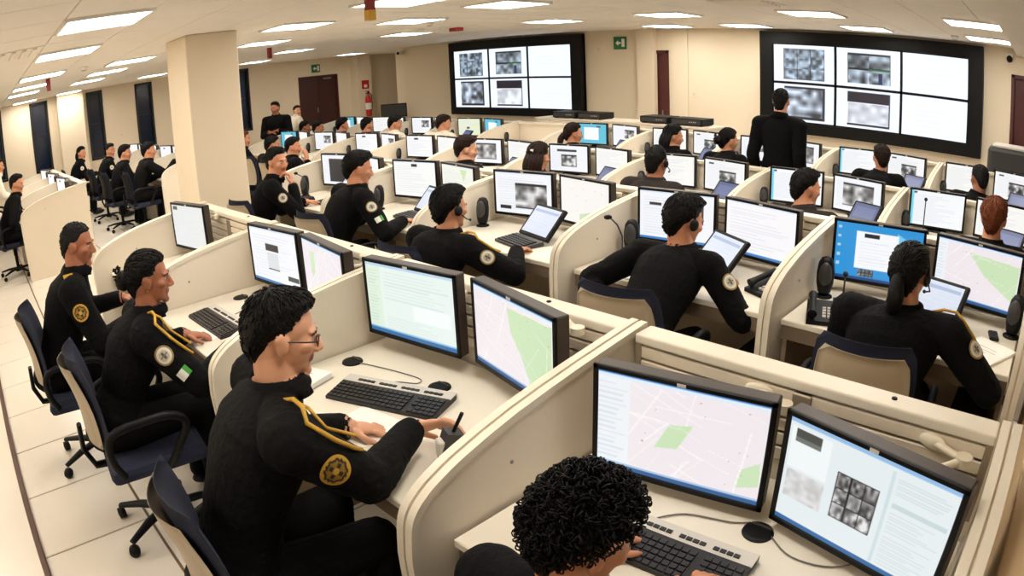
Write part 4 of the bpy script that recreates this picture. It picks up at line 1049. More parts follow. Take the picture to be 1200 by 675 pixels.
# ---- desks beyond the pillar
rowman(-10.08, 2.62, 1.175, 'man in black stretching an arm over his desk', ('full', 'black'), look=(-20, -6, 0), handR=(.25, .66, .98), dirR=(.3, .95, 0), pole={'R': (.5, -.3, -.9)})
rowman(-10.80, 2.40, 1.165, 'dark-haired operator behind the man stretching an arm', ('full', 'black'), look=(-30, -10, 0), fem=True)
rowman(-12.05, 2.40, 1.18, 'operator turning toward the aisle by the second window', ('short', 'black'), look=(-60, -4, 0), ex=('eyes', 'patchR'))
rowman(-13.25, 2.05, 1.18, 'woman with black hair at the end of the windowside row', ('long', 'black'), look=(-60, -8, 0), fem=True, ex=('eyes', 'patchR'))
rowman(-9.45, .47, 1.18, 'man in black sitting behind the wide end panel', ('short', 'black'), look=(-30, -12, 0), handR=(.12, .32, .82))
rowman(-11.9, .30, 1.36, 'operator in a white shirt close to the first window', ('short', 'black'), U_WHITE, SK1, (-20, -10, 0))
rowman(-14.5, 7.5, 1.20, 'white-shirted person by the door wall', ('short', 'brown'), U_WHITE, SK3, (-90, 0, 0))
# ---- standing
person(-2.505, 6.06, 'supervisor in a black suit standing with his back to the room',
       dict(head=(0, .02, 1.552), handR=(.25, .03, .74), handL=(-.25, .03, .74), dirR=(0, .1, -1), dirL=(0, .1, -1), upR=(1, 0, 0), upL=(-1, 0, 0), stand=True, hipz=.86, vox=.009, uni=U_SUIT, skin=SK1, look=(6, 2, 0), slump=0, girth=1.04, pole={'R': (.1, -1, 0), 'L': (-.1, -1, 0)}), ('crop', 'black'), extras=('eyes',))
person(-12.1, 5.78, 'officer in black standing behind the third row with hands clasped',
       dict(head=(0, .02, 1.42), handR=(.04, .22, .98), handL=(-.04, .22, 1.0), dirR=(-.9, .3, 0), dirL=(.9, .3, 0), stand=True, hipz=.80, vox=.012, uni=U_BLACK, skin=SK2, look=(-10, -5, 0), slump=0, girth=1.1), ('short', 'black'), rz=math.radians(-135), extras=('eyes', 'patchR'))

# ---- chairs
DARK_SHELL = [g for c in CHAIR0.children for g in c.children if g.name.startswith('back_shell')][0].data.copy(); DARK_SHELL.materials[0] = M_CHAIRK
CH = [(-1.50, .50, -.12, 'navy office chair under the man with glasses'), (-2.79, .455, -.10, 'navy office chair under the woman with the bun'), (-3.71, .32, -.15, 'navy office chair under the older officer'), (-.66, .56, 0, 'navy office chair under the curly-haired operator'),
      (-.56, 2.50, .10, 'navy office chair under the ponytailed woman'), (-1.66, 2.44, .12, 'navy office chair under the operator leaning forward'), (-2.99, 2.29, 0, 'navy office chair under the man with cord and headset'), (-4.27, 2.44, .1, 'navy office chair under the man with raised goggles'), (-5.42, 2.36, .12, 'navy office chair under the man resting his chin')]
for x, y, rz, l in CH: chair(x, y, rz, l, 'office chairs of the front two rows')
for x, y, l in SEATS + [(-5.75, 4.2, '')]:
    if y > 6.8: w = 'by the door wall'
    elif y > 5.5: w = 'in the row nearest the video walls'
    elif y > 3.4: w = 'in the third desk row'
    else: w = 'at the desks between pillar and windows'
    lab = ' '.join(('navy office chair under the ' + l).split()[:16]) if l else 'empty navy office chair pushed back in the third desk row'
    SW = {'back_shell': DARK_SHELL} if y < 3.4 else None
    if SW: lab = lab.replace('navy office chair', 'dark office chair')
    chair(x, max(y + .08, 5.965) if 5.5 < y < 6.8 else y + .08, random.uniform(-.12, .12), lab, 'office chairs ' + w, SW)
# ------------------------------------------------------------------ video walls
def S_vw(kind):
    cv = Cv(96, 56, (236, 244, 255))
    if kind == 0: cv.cctv(.17, .10, .83, .92, 3, 3, 40, 250, (.80, .90, 1.0))
    if kind == 1: cv.cctv(.18, .12, .84, .90, 2, 2, 30, 250, (.84, .92, 1.0)); cv.rect(.18, .12, .84, .17, (30, 32, 40)); cv.rect(.5, .52, .84, .56, (30, 110, 60)); cv.rect(.66, .6, .72, .88, (34, 48, 90)); cv.rect(.18, .5, .5, .55, (24, 26, 32))
    if kind == 2: cv.noise(.18, .08, .84, .92, (8, 6), 60, 255, (.86, .92, 1.0)); cv.rect(.18, .08, .84, .12, (26, 28, 36)); cv.rect(.18, .86, .84, .92, (26, 28, 36)); cv.rect(.80, .08, .84, .92, (40, 44, 60))
    if kind == 3: cv.rect(.18, .08, .84, .92, (240, 244, 252)); cv.rect(.18, .08, .84, .34, (30, 24, 40)); cv.noise(.19, .36, .83, .86, (8, 4), 190, 255, (.94, .96, 1)); cv.rect(.18, .88, .84, .92, (26, 26, 34)); cv.rect(.82, .08, .84, .92, (60, 60, 76))
    if kind == 4: cv.lines(.2, .3, .9, .8, 4, (228, 238, 252), .6)
    return cv
VWM = {}
def video_wall(x0, x1, z0, z1, y, cols, rows_, label):
    cx = (x0 + x1) / 2; o = thing('video_wall', label, 'video wall', (cx, y, z0)); w, h = x1 - x0, z1 - z0
    sx0, sx1, sz0, sz1 = cols[0] - cx, cols[1] - cx, rows_[0] - z0, rows_[1] - z0
    f = MB(); f.box(-w / 2, sx0, 0, .14, 0, h).box(sx1, w / 2, 0, .14, 0, h).box(sx0, sx1, 0, .14, 0, sz0).box(sx0, sx1, 0, .14, sz1, h).box(-w / 2, w / 2, .08, .14, 0, h)
    f.build('surround', M_BEZEL, o)
    pw, ph = (sx1 - sx0) / 3, (sz1 - sz0) / 2
    for j in range(2):
        for i in range(3):
            kind = {(0, 0): 0, (1, 0): 1, (2, 0): 4, (0, 1): 2, (1, 1): 3, (2, 1): 4}[(i, j)]
            px_, pz = sx0 + pw * (i + .5), sz1 - ph * (j + .5)
            b = MB(); t = .016; a, c = pw / 2 - .002, ph / 2 - .002
            b.box(-a, a, 0, .03, c - t, c).box(-a, a, 0, .03, -c, -c + t).box(-a, -a + t, 0, .03, -c, c).box(a - t, a, 0, .03, -c, c).box(-a, a, .02, .07, -c, c)
            d = b.build('display', M_BEZEL, o, (px_, .012, pz))
            put('screen', screen_mesh(S_vw(kind), pw - .032, ph - .032, M_VW), d, (0, .016, 0))
    return o
Y1 = 9.5
video_wall(-.449 * Y1, -.090 * Y1, 1.86 - .0985 * Y1, 1.86 + .0592 * Y1, Y1, (-.4275 * Y1, -.1115 * Y1), (1.86 - .0815 * Y1, 1.86 + .0405 * Y1), 'large black video wall of six bright screens behind the standing supervisor')
video_wall(-1.186 * Y1, -.811 * Y1, 1.86 - .102 * Y1, 1.86 + .0597 * Y1, Y1, (-1.173 * Y1, -.835 * Y1), (1.86 - .0875 * Y1, 1.86 + .0415 * Y1), 'black video wall of six screens beside the green exit sign and pier')

# ------------------------------------------------------------------ desk equipment
def kb_meshes(full=True):
    w, d = .455, .165
    base = MB().prism([(-d / 2, 0), (d / 2, 0), (d / 2, .026), (d / 2 - .05, .024), (-d / 2, .012)], -w / 2, w / 2, 'x').mesh('case', M_KEY)
    strip = MB().prism([(d / 2 - .046, .0245), (d / 2 + .004, .0265), (d / 2 + .004, .003), (d / 2 + .001, .003), (d / 2 + .001, .0225), (d / 2 - .046, .0215)], -w / 2 - .003, w / 2 + .003, 'x').mesh('silver_strip', M_SILVER)
    k = MB()
    for r in range(5):
        y = -d / 2 + .014 + r * .0205; z = .0125 + r * .0021
        for c in range(21):
            x = -w / 2 + .014 + c * .0212
            if c in (15,) or (r == 1 and c in (16,)): continue
            if r == 0 and 4 <= c <= 9:
                if c > 4: continue
                k.box(x - .008, x + .114, y - .008, y + .008, z - .004, z + .006); continue
            k.box(x - .0088, x + .0088, y - .0086, y + .0086, z - .004, z + .006)
    for g in range(4):
        for c in range(4): k.box(-w / 2 + .06 + g * .095 + c * .019, -w / 2 + .075 + g * .095 + c * .019, d / 2 - .034, d / 2 - .022, .022, .029)
    return base, strip, k.mesh('keys', M_KEY)
KB = kb_meshes()
def keyboard(x, y, z, rz, label, group):
    o = thing('keyboard', label, 'keyboard', (x, y, z), rz, group)
    put('case', KB[0], o); put('silver_strip', KB[1], o); stuff(put('keys', KB[2], o)); return o
KBG = 'keyboards of the front two rows'
keyboard(-1.848, 1.184, .741, .38, 'black keyboard with silver strip beside the man with glasses', KBG)
keyboard(-3.15, 1.04, .741, 0.02, 'black keyboard under the hands of the woman with the bun', KBG)
keyboard(-.665, 1.125, .741, .07, 'black keyboard in front of the curly-haired operator', KBG)
keyboard(-4.28, 1.06, .741, .05, 'black keyboard on the desk of the older grey-haired officer', KBG)
def tablet_meshes():
    # dispatch terminal: low key deck with a tilted touch screen behind it
    b = MB(); b.prism([(-.15, 0), (.02, 0), (.02, .030), (-.15, .016)], -.16, .16, 'x')
    k = MB()
    for r in range(5):
        for c in range(13): k.box(-.14 + c * .0215, -.123 + c * .0215, -.138 + r * .026, -.120 + r * .026, .018 + r * .0022, .026 + r * .0022)
    M = Matrix.Translation((0, .03, .03)) @ Matrix.Rotation(math.radians(-42), 4, 'X')
    s = MB().box(-.165, .165, 0, .028, 0, .24, 0, M, c=.008).box(-.05, .05, .028, .06, .04, .17, 0, M, c=.01)
    leg = MB().tube([(0, .11, .11), (0, .15, .05), (0, .165, .014)], .022, 8, flat=.5)
    return b.mesh('key_deck', M_DGREY), k.mesh('keys', M_KEY), s.mesh('housing', M_BLACK), leg.mesh('support', M_BLACK), M
TB = tablet_meshes()
TSC = screen_mesh(S_page((60, 44), None, None, (214, 222, 238)).rect(.05, .12, .95, .2, (170, 186, 216)), .285, .195)
TSB = screen_mesh(Cv(40, 30, (74, 88, 134)).rect(.1, .2, .9, .8, (92, 106, 152)), .285, .195)
def terminal(x, y, z, rz, label, group, blue=False):
    o = thing('touch_terminal', label, 'terminal', (x, y, z), rz, group)
    put('key_deck', TB[0], o); stuff(put('keys', TB[1], o)); h = put('housing', TB[2], o); put('support', TB[3], o)
    o.scale = (.8, .8, .8) if blue else (1, 1, 1); put('screen', TSB if blue else TSC, h, M=TB[4] @ Matrix.Translation((0, -.0015, .122))); return o
TG = 'tilted touch terminals of the second row'
terminal(-2.95, 3.06, .741, -.25, 'grey tilted touch terminal beside the man wearing a shoulder cord', TG)
terminal(-4.16, 3.12, .741, -.2, 'tilted touch terminal in front of the man with raised goggles', TG)
terminal(-1.72, 3.13, .741, -.5, 'tilted touch terminal before the operator leaning forward', TG)
terminal(-.47, 3.08, .741, -.25, 'tilted touch terminal hidden behind the woman with the long ponytail', TG)
terminal(-5.35, 3.08, .741, -.2, 'tilted touch terminal before the man resting his chin', TG)
for r, xs_ in (('r3', [-.255, -1.56, -2.8, -3.97, -4.9, -7.92, -8.78]), ('r4', [-.55, -1.56, -3.8, -5.08, -7.5, -8.55, -9.45])):
    for hx in xs_:
        X = [v for v in ROWS[r]['xs'] if v > hx][-1]; x = min(hx + .42, X - .26)
        terminal(x, ROWS[r]['yr'] - .58, .716, -.3, ('small blue-lit touch terminal of %s' % OCC[(r, ROWS[r]['xs'].index(X))]) if (r, ROWS[r]['xs'].index(X)) in OCC else 'small blue-lit touch terminal at the far end of the %s' % ROWS[r]['where'], 'touch terminals of the %s' % ROWS[r]['where'], True)
def spk_mesh():
    b = MB(); n = 24
    def sec(z, rx, ry, dy): return [(rx * math.cos(2 * math.pi * k / n), dy + ry * math.sin(2 * math.pi * k / n), z) for k in range(n)]
    prof = [(.014, .025, .02, 0), (.03, .038, .036, 0), (.08, .050, .042, .004), (.14, .052, .042, .010), (.19, .045, .036, .016), (.215, .030, .024, .02), (.222, .012, .01, .02)]
    v = [p for q in prof for p in sec(*q)]
    f = [(i * n + k, i * n + (k + 1) % n, (i + 1) * n + (k + 1) % n, (i + 1) * n + k) for i in range(len(prof) - 1) for k in range(n)] + [tuple(range(n))[::-1], tuple(range((len(prof) - 1) * n, len(prof) * n))]
    b.add(v, f, 0, True); base = MB().lathe([(.05, 0), (.05, .008), (.03, .016), (.02, .018)], 20)
    g = MB().ell((0, -.012, .125), (.040, .036, .075), 0, None, 16, 12)
    return b.mesh('cabinet', M_BLACK), base.mesh('base', M_BLACK), g.mesh('grille', M_DGREY)
SPK = spk_mesh()
def speaker(x, y, z, rz, label, group, sc=.92):
    o = thing('desk_speaker', label, 'speaker', (x, y, z), rz, group)
    for n, m in zip(('cabinet', 'base', 'grille'), SPK): put(n, m, o)
    o.scale = (sc, sc, sc); return o
SG = 'tall black desk speakers of the second row'
speaker(-1.035, 3.22, .741, .3, 'tall black speaker against the divider near the blue desktop screen', SG)
speaker(-.01, 3.28, .741, -.4, 'tall black speaker beside the notebook of the ponytailed woman', SG)
speaker(-2.27, 3.24, .741, .3, 'tall black speaker against the divider by the operator leaning forward', SG)
speaker(-3.52, 3.20, .741, .3, 'tall black speaker left of the man wearing a shoulder cord', SG)
speaker(-4.70, 3.12, .741, .3, 'tall black speaker at the man with raised goggles', SG)
speaker(-5.98, 3.10, .741, .3, 'tall black speaker at the man resting his chin', SG)
for r, n in (('r3', 9), ('r4', 10)):
    for k in range(n):
        speaker(ROWS[r]['xs'][k + 1] + .10, ROWS[r]['yr'] - .42, .716, .3, ('small black speaker against the divider at %s' % OCC[(r, k)]) if (r, k) in OCC else 'small black speaker at an unoccupied place of the %s' % ROWS[r]['where'], 'speakers of the %s' % ROWS[r]['where'], .72)
def goose(x, y, z, rz, label, group, h=.28, lean=.10):
    o = thing('gooseneck_microphone', label, 'microphone', (x, y, z), rz, group)
    MB().prism([(-.06, 0), (.06, 0), (.045, .03), (-.03, .045), (-.055, .03)], -.05, .05, 'x').build('base', M_BLACK, o)
    for k in range(3): MB().box(-.03 + k * .022, -.014 + k * .022, -.045, -.03, .03, .042, 0, c=.002).build('button', M_SILVER, o)
    MB().tube([(0, .02, .03), (0, .02, h * .6), (0, -.01, h * .85), (0, -lean, h)], .0045, 8).build('neck', M_DGREY, o)
    MB().ell((0, -lean - .012, h + .004), (.014, .024, .014)).build('capsule', M_BLACK, o); return o
MG = 'gooseneck microphones on the desks'
goose(-.90, 3.13, .741, .3, 'black intercom with short gooseneck microphone near the blue desktop', MG, .17, .01)
goose(-2.20, 3.02, .741, -.7, 'long gooseneck microphone by the operator leaning forward', MG, .27, .05)
goose(-4.62, 2.98, .741, -1.2, 'gooseneck microphone by the man with raised goggles', MG, .26, .1)
goose(-5.72, 2.98, .741, -1.2, 'gooseneck microphone by the man resting his chin', MG, .26, .1)
goose(-.88, 5.20, .716, .2, 'gooseneck microphone before the white screen of the red-haired operator', MG, .27, .03)
def phone(x, y, z, rz, label):
    o = thing('desk_phone', label, 'telephone', (x, y, z), rz, 'desk phones')
    MB().prism([(-.10, 0), (.10, 0), (.10, .055), (-.10, .02)], -.08, .08, 'x').build('body', M_BLACK, o)
    MB().tube([(-.055, -.085, .045), (-.055, -.04, .06), (-.055, .04, .075), (-.055, .09, .078)], [.024, .016, .016, .024], 10).build('handset', M_BLACK, o)
    kp = MB()
    for i in range(4):
        for j in range(3): kp.box(-.005 + j * .024, .012 + j * .024, -.07 + i * .026, -.052 + i * .026, .026 + i * .0045, .034 + i * .0045)
    stuff(kp.build('keypad', M_SILVER, o))
phone(-.93, 2.92, .741, .35, 'black desk phone left of the ponytailed woman'); phone(-1.30, 3.10, .741, -.4, 'black desk phone under the hand of the operator leaning forward'); phone(-4.35, 1.32, .741, .3, 'black desk phone on the desk of the older officer')
def grommet(x, y, label):
    o = thing('cable_grommet', label, 'grommet', (x, y, .741), 0, 'round desk grommets')
    MB().lathe([(.001, 0), (.044, 0), (.042, .005), (.030, .006), (.001, .0065)], 24).build('cap', M_BLACK, o); MB().box(-.03, .03, .018, .026, .006, .009).build('slot', M_DGREY, o)
grommet(-1.787, 1.367, 'round black grommet in the desk between the two monitors of the man with glasses'); grommet(-2.231, 1.274, 'round black grommet with thin cable by the pale green list screen'); grommet(-3.445, 1.299, 'round black grommet in the desk of the woman with the bun'); grommet(-.50, 1.335, 'round black grommet between the monitors of the curly-haired operator')
def cable(pts, label, r=.0022):
    P = [Vector(p) for p in pts]; out = []
    for i in range(len(P) - 1):
        a, b, c, d = P[max(i - 1, 0)], P[i], P[i + 1], P[min(i + 2, len(P) - 1)]
        for t in (0, .2, .4, .6, .8):
            out.append(.5 * ((2 * b) + (c - a) * t + (2 * a - 5 * b + 4 * c - d) * t * t + (3 * b - a - 3 * c + d) * t ** 3))
    out.append(P[-1]); tag(MB().tube(out, r, 6).build('cable', M_CABLE), label, 'cable', 'thin desk cables')
cable([(-2.21, 1.28, .7445), (-2.05, 1.33, .7445), (-1.90, 1.36, .7445), (-1.87, 1.33, .7445), (-1.93, 1.29, .7445), (-1.97, 1.25, .7445)], 'thin grey cable looping from grommet to the keyboard of the man with glasses')
cable([(-3.43, 1.29, .7445), (-3.30, 1.31, .7445), (-3.24, 1.25, .7445), (-3.20, 1.16, .7445)], 'thin grey cable looping from grommet to the keyboard of the woman with bun')
cable([(-.76, 1.215, .7445), (-.70, 1.29, .7445), (-.58, 1.33, .7445), (-.535, 1.36, .7445)], 'thin grey cable behind the keyboard of the curly-haired operator')
cable([(-.46, 1.335, .7445), (-.38, 1.29, .7445), (-.27, 1.31, .7445), (-.2, 1.4, .7445), (-.22, 1.5, .7445)], 'thin grey cable under the camera mosaic monitor')
cable([(-1.37, 1.0, .7445), (-1.33, .93, .7445), (-1.30, .86, .7445), (-1.28, .822, .735), (-1.275, .822, .66), (-1.24, .822, .64), (-1.20, .83, .72), (-1.19, .90, .7445)], 'dark cable hanging off the desk edge below the grey cradle', .003)
def book(x, y, z, rz, w, d, t, label, pen=False):
    o = thing('notebook', label, 'notebook', (x, y, z), rz)
    MB().box(-w / 2, w / 2, -d / 2, d / 2, .002, t, 0, c=.002).build('pages', M_PAPER, o); MB().box(-w / 2 - .002, w / 2 + .002, -d / 2 - .002, d / 2 + .002, 0, .002).build('back_cover', M_SILVER, o)
    MB().box(-w / 2 + .03, w / 2 - .05, -.004, -.002, t, t + .0004).box(-w / 2 + .03, w / 2 - .09, -.03, -.028, t, t + .0004).box(-w / 2 + .03, w / 2 - .06, .03, .032, t, t + .0004).build('written_lines', M_DGREY, o)
    return o
book(-2.24, 1.03, .741, .3, .21, .16, .024, 'thick white notebook left of the man with glasses')
book(-.12, 2.99, .741, -.45, .22, .27, .012, 'open white notebook beside the ponytailed woman')
book(-2.08, 2.92, .741, .05, .30, .21, .006, 'white paper pad left of the operator leaning forward')
pen = thing('pen', 'pink pen in the hand of the ponytailed woman', 'pen', (-.245, 2.93, .757), .35)
MB().tube([(-.03, .09, .012), (.03, -.05, 0)], .0045, 8).build('barrel', mat('pink_pen', (206, 84, 110), .4), pen); MB().tube([(.03, -.05, 0), (.036, -.066, -.002)], [.0045, .001], 8).build('tip', M_STEEL, pen)
ms = thing('computer_mouse', 'flat black mouse near the tall speaker and notebook', 'mouse', (-.10, 3.21, .741), .2); MB().box(-.026, .026, -.055, .055, 0, .018, 0, c=.008).build('shell', M_BLACK, ms); MB().ell((0, .022, .018), (.004, .010, .004)).build('wheel', M_DGREY, ms)
def paper(x, y, rz, label, w=.21, d=.297):
    tag(MB().box(-w / 2, w / 2, -d / 2, d / 2, 0, .0015).build('paper_sheet', M_PAPER, None, (x, y, .7405), rz), label, 'paper')
paper(-1.75, .96, .15, 'white sheet of paper under the left hand of the man with glasses'); paper(-3.05, .915, .1, 'white sheet under the hand of the woman with the bun', .2, .12)
cr = thing('handset_cradle', 'grey handset cradle held by the man with glasses', 'cradle', (-1.365, 1.075, .741), -.35)
MB().prism([(-.045, 0), (.05, 0), (.03, .10), (-.02, .115), (-.045, .05)], -.026, .026, 'x').build('body', M_DGREY, cr); MB().box(-.02, .02, -.05, -.03, .03, .09, 0, c=.004).build('side_plate', M_SILVER, cr); MB().tube([(.0, .0, .10), (.015, .03, .17)], .006, 8).build('antenna', M_BLACK, cr)
pc = thing('hand_radio', 'small black radio unit beside the hand of the leaning operator', 'radio', (-1.32, 3.31, .741), -.5); MB().box(-.07, .07, -.04, .04, 0, .045, 0, c=.006).build('body', M_BLACK, pc); MB().box(-.055, .02, -.043, -.039, .01, .036).build('front_panel', M_DGREY, pc); MB().tube([(.05, .03, .04), (.055, .05, .12)], .004, 6).build('antenna', M_BLACK, pc)
def tower(x, y, label):
    o = thing('computer_tower', label, 'computer', (x, y, 0), 0, 'computer towers under the desks')
    MB().box(-.09, .09, -.21, .21, .01, .42, 0, c=.006).build('case', M_BLACK, o); MB().box(-.085, .085, -.216, -.208, .03, .40, 0, c=.003).build('front_panel', M_DGREY, o); MB().box(-.06, .06, -.22, -.215, .33, .37).build('drive_bay', M_BLACK, o); MB().lathe([(.001, 0), (.012, 0), (.012, .004), (.001, .004)], 12, 0, Matrix.Translation((0, -.216, .26)) @ Matrix.Rotation(math.pi / 2, 4, 'X')).build('power_button', M_SILVER, o)
    for sx in (-.07, .07): MB().box(sx - .012, sx + .012, -.19, .19, 0, .012).build('foot', M_BLACK, o)
for r in ('r1', 'r2'):
    for k in range(len(ROWS[r]['xs']) - 1): tower(ROWS[r]['xs'][k] - .20, ROWS[r]['yr'] - .55, 'black computer tower under the desk of %s' % OCC[(r, k)])

# ------------------------------------------------------------------ room equipment
cz = thing('storage_credenza', 'low beige credenza carrying black boxes in front of the front wall', 'cabinet', (-5.9, 8.25, 0))
MB().box(-1.55, 1.55, -.22, .22, .06, 1.0).build('body', M_PANEL, cz); MB().box(-1.57, 1.57, -.24, .24, 1.0, 1.03, 0, c=.004).build('top', M_EDGE, cz); MB().box(-1.5, 1.5, -.19, .2, 0, .06).build('plinth', M_APRON, cz)
for k in range(4):
    d = MB().box(-1.54 + k * .77 + .004, -1.54 + (k + 1) * .77 - .004, -.238, -.22, .07, .99, 0, c=.003).build('door', M_PANEL, cz); MB().box(-1.54 + k * .77 + .06, -1.54 + k * .77 + .075, -.252, -.238, .6, .72).build('handle', M_STEEL, d)
def dvr(x0, x1, label):
    o = thing('recorder_box', label, 'recorder', ((x0 + x1) / 2, 8.22, 1.03), 0, 'black recorders on the credenza'); q = (x1 - x0) / 2
    MB().box(-q, q, -.17, .17, .012, .10, 0, c=.004).build('case', M_BLACK, o); MB().box(-q * .9, q * .9, -.174, -.168, .025, .085).build('front_panel', M_DGREY, o)
    for s in (-1, 1): MB().box(s * q * .85 - .02, s * q * .85 + .02, -.15, .15, 0, .014).build('foot', M_BLACK, o)
    for k in range(4): MB().box(q * .2 + k * .03, q * .2 + k * .03 + .014, -.178, -.173, .05, .06).build('button', M_SILVER, o)
dvr(-7.12, -6.66, 'black recorder at the end of the credenza below the left video wall'); dvr(-6.62, -6.18, 'second black recorder on the credenza near the exit sign'); dvr(-5.48, -5.02, 'black recorder on the credenza in front of the narrow door'); dvr(-4.97, -4.47, 'black recorder at the credenza end below the bare wall')
pr = thing('large_printer', 'large black printer on a stand under the right end of the video wall', 'printer', (-.18, 8.25, 0))
MB().box(-.45, .45, -.25, .25, .84, 1.24, 0, c=.05).build('housing', M_DGREY, pr); MB().box(-.40, .40, -.23, .23, 1.232, 1.262, 0, c=.01).build('lid', M_SILVER, pr); MB().box(-.36, .36, -.262, -.245, .93, 1.0, 0, c=.004).build('paper_slot', M_BLACK, pr); MB().box(.2, .38, -.27, -.245, 1.10, 1.18, 0, c=.004).build('control_panel', M_BLACK, pr)
for sx in (-.36, .36): MB().box(sx - .03, sx + .03, -.20, .20, 0, .86, 0, c=.006).build('leg', M_DGREY, pr)
MB().box(-.36, .36, -.02, .02, .3, .36).build('crossbar', M_DGREY, pr)
tv = thing('television_on_stand', 'black television on a stand in the corner left of the video wall', 'television', (-12.95, 9.2, 0), .9)
MB().box(-.30, .30, -.03, .03, .84, 1.16, 0, c=.012).build('housing', M_BLACK, tv); MB().box(-.28, .28, -.034, -.029, .87, 1.14).build('dark_screen', M_DGREY, tv); MB().box(-.04, .04, -.02, .02, .03, .86).build('pole', M_BLACK, tv); MB().box(-.25, .25, -.2, .2, 0, .03, 0, c=.008).build('base', M_BLACK, tv)
fe = thing('fire_extinguisher', 'red fire extinguisher hanging on the wall pier beside the double door', 'extinguisher', (XL + .52, 10.5, .72))
MB().lathe([(.005, 0), (.075, .01), (.085, .05), (.085, .50), (.06, .58), (.025, .61), (.025, .64)], 20).build('cylinder', M_RED, fe); MB().box(-.015, .015, -.07, .05, .64, .67, 0, c=.004).box(-.012, .012, -.09, .05, .70, .715, 0, c=.003).box(-.01, .01, -.01, .04, .66, .71).build('valve', M_BLACK, fe)
MB().tube([(0, .05, .66), (.02, .11, .60), (.02, .11, .35), (.02, .09, .15)], .012, 8).build('hose', M_BLACK, fe); MB().lathe([(.0865, .20), (.0865, .38)], 20).build('label_band', M_WHITE, fe); MB().box(-.10, -.08, -.03, .03, .3, .5).build('bracket', M_STEEL, fe)
fs = thing('extinguisher_sign', 'small red and white sign above the fire extinguisher', 'sign', (XL + .43, 10.5, 1.50)); MB().box(-.008, 0.0, -.12, .12, 0, .24, 0, c=.002).build('plate', M_RED, fs); MB().box(0, .002, -.05, .05, .04, .12).build('symbol', M_WHITE, fs)
def exit_sign(loc, rz, label):
    o = thing('exit_sign', label, 'exit sign', loc, rz, 'green exit signs')
    MB().box(-.13, .13, 0, .02, -.11, .11, 0, c=.003).build('plate', M_GREEN, o)
    a = MB().add([(-.09, -.002, 0), (-.03, -.002, .05), (-.03, -.002, .018), (.02, -.002, .018), (.02, -.002, -.018), (-.03, -.002, -.018), (-.03, -.002, -.05)], [(0, 6, 5, 4, 3, 2, 1)])
    a.box(.04, .10, -.003, 0, -.07, .07); a.build('white_arrow', M_WHITE, o)
exit_sign((-6.93, 9.62, 2.235), 0, 'green exit sign on the wall between the two video walls'); exit_sign((XL + .03, 9.18, 2.20), math.pi / 2, 'green exit sign above the dark double door')
def bullet(loc, rz, label):
    o = thing('security_camera', label, 'camera', loc, rz, 'wall security cameras'); MB().box(-.02, .02, 0, .10, -.015, .02, 0, c=.004).build('bracket', M_WHITE, o); MB().box(-.05, .05, -.20, .02, -.07, 0, 0, c=.012).build('housing', M_WHITE, o); MB().lathe([(.001, 0), (.035, 0), (.03, .012), (.001, .012)], 16, 0, Matrix.Translation((0, -.20, -.035)) @ Matrix.Rotation(math.pi / 2, 4, 'X')).build('lens', M_BLACK, o)
bullet((-13.0, 9.54, 2.36), .5, 'white security camera in the wall corner left of the video wall')
dc = thing('dome_camera', 'small dark dome camera on the wall above the maroon door', 'camera', (-.476, 9.65, 2.33)); MB().box(-.05, .05, -.08, 0, .0, .05, 0, c=.006).build('mount', M_WHITE, dc); MB().ell((0, -.06, -.02), (.045, .045, .05)).build('dome', M_BLACK, dc)
def hanging(x, y, zb, label, yel=True):
    o = thing('hanging_row_marker', label, 'hanging sign', (x, y, CZ), 0, 'red markers hanging from the ceiling'); h = CZ - zb
    MB().box(-.03, .03, -.03, .03, -h * (.62 if yel else 1), 0, 0, c=.004).build('red_sleeve', M_DRED, o)
    if yel: MB().box(-.032, .032, -.032, .032, -h, -h * .62, 0, c=.004).build('yellow_end', M_YEL, o)
hanging(-4.1, 2.75, 2.26, 'dark red hanging marker with yellow end over the front rows'); hanging(-9.7, 4.6, 2.29, 'plain dark red hanging marker beside the pillar', False); hanging(-9.5, 1.08, 2.29, 'red hanging marker near the left windows', False)
ra = thing('ceiling_alarm', 'red alarm plate on the ceiling before the left video wall', 'alarm', (-7.4, 6.4, CZ)); MB().box(-.09, .09, -.06, .06, -.05, 0, 0, c=.006).build('housing', M_RED, ra); MB().box(-.06, .06, -.062, -.058, -.035, -.015).build('slot', M_DRED, ra)
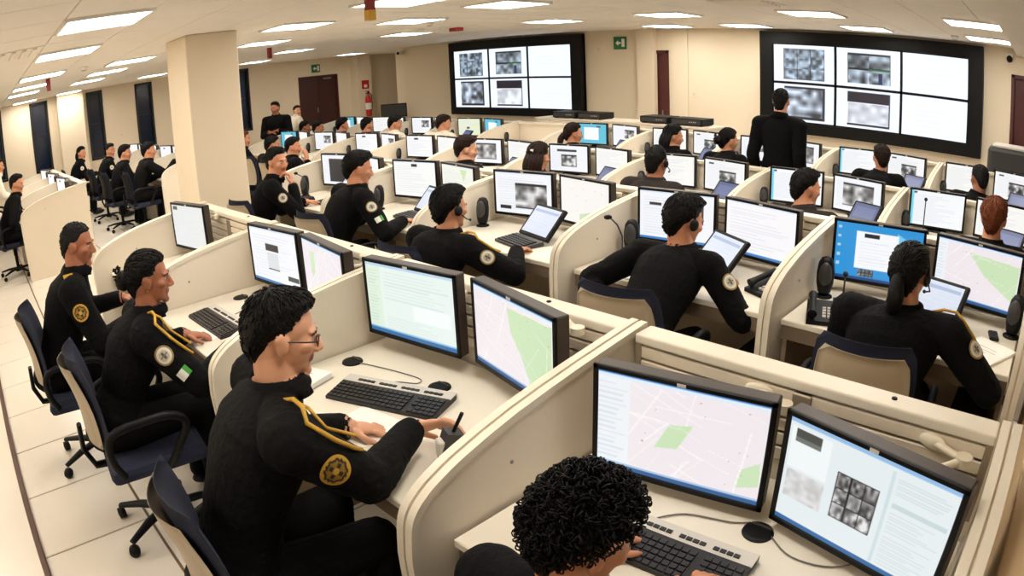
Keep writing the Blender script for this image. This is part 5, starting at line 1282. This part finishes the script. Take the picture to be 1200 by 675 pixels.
for x, y in ((-7.5, 5.85), (-1.15, 8.6), (-8.55, 1.45), (-6.5, 5.2)):
    o = thing('smoke_detector', 'small white smoke detector on the ceiling', 'detector', (x, y, CZ), 0, 'ceiling smoke detectors'); MB().lathe([(.001, -.045), (.03, -.045), (.05, -.03), (.055, 0), (.001, 0)], 20).build('housing', M_WHITE, o); MB().lathe([(.031, -.047), (.036, -.044)], 16).build('ring', M_DGREY, o)
def vent(x, y, label):
    o = thing('ceiling_vent', label, 'vent', (x, y, CZ), 0, 'air vents in the ceiling'); MB().box(-.29, .29, -.29, .29, -.004, .004).build('backing', M_CEILG, o)
    for k in range(6): MB().box(-.26, .26, -.25 + k * .09, -.215 + k * .09, -.018, -.004, 0, c=.003).build('slat', M_CEIL, o)
vent(-5.7, .31, 'slatted ceiling vent beside the light nearest the pillar'); vent(-2.7, 5.71, 'slatted ceiling vent before the larger video wall')
def plate(loc, rz, label):
    o = thing('wall_plate', label, 'wall plate', loc, rz, 'white wall plates'); MB().box(-.06, .06, -.012, 0, -.05, .05, 0, c=.003).build('cover', M_WALL, o); MB().box(-.02, .02, -.015, -.012, -.02, .02).build('insert', M_SILVER, o)
plate((-7.4, YF, 2.14), 0, 'white wall plate left of the green exit sign'); plate((-5.5, YF, 1.39), 0, 'white wall plate on the bare front wall'); plate((XL, 8.3, 2.14), math.pi / 2, 'white wall plate beside the double door'); plate((XL, 3.62, 1.25), math.pi / 2, 'white wall plate between the windows')
cb = thing('side_cabinet', 'long tan side cabinet closing the end of the desk rows', 'cabinet', (.36, 1.75, 0))
MB().box(-.22, .22, -1.5, 1.5, .05, .90).build('body', M_CAB, cb); MB().box(-.23, .23, -1.51, 1.51, .90, .93, 0, c=.004).build('top', M_CAB, cb); MB().box(-.2, .2, -1.48, 1.48, 0, .05).build('plinth', M_APRON, cb)
for k in range(5):
    d = MB().box(.22, .236, -1.49 + k * .598, -.90 + k * .598, .06, .89, 0, c=.003).build('door', M_CAB, cb); MB().box(.236, .25, -1.0 + k * .598, -.985 + k * .598, .55, .68).build('handle', M_STEEL, d)
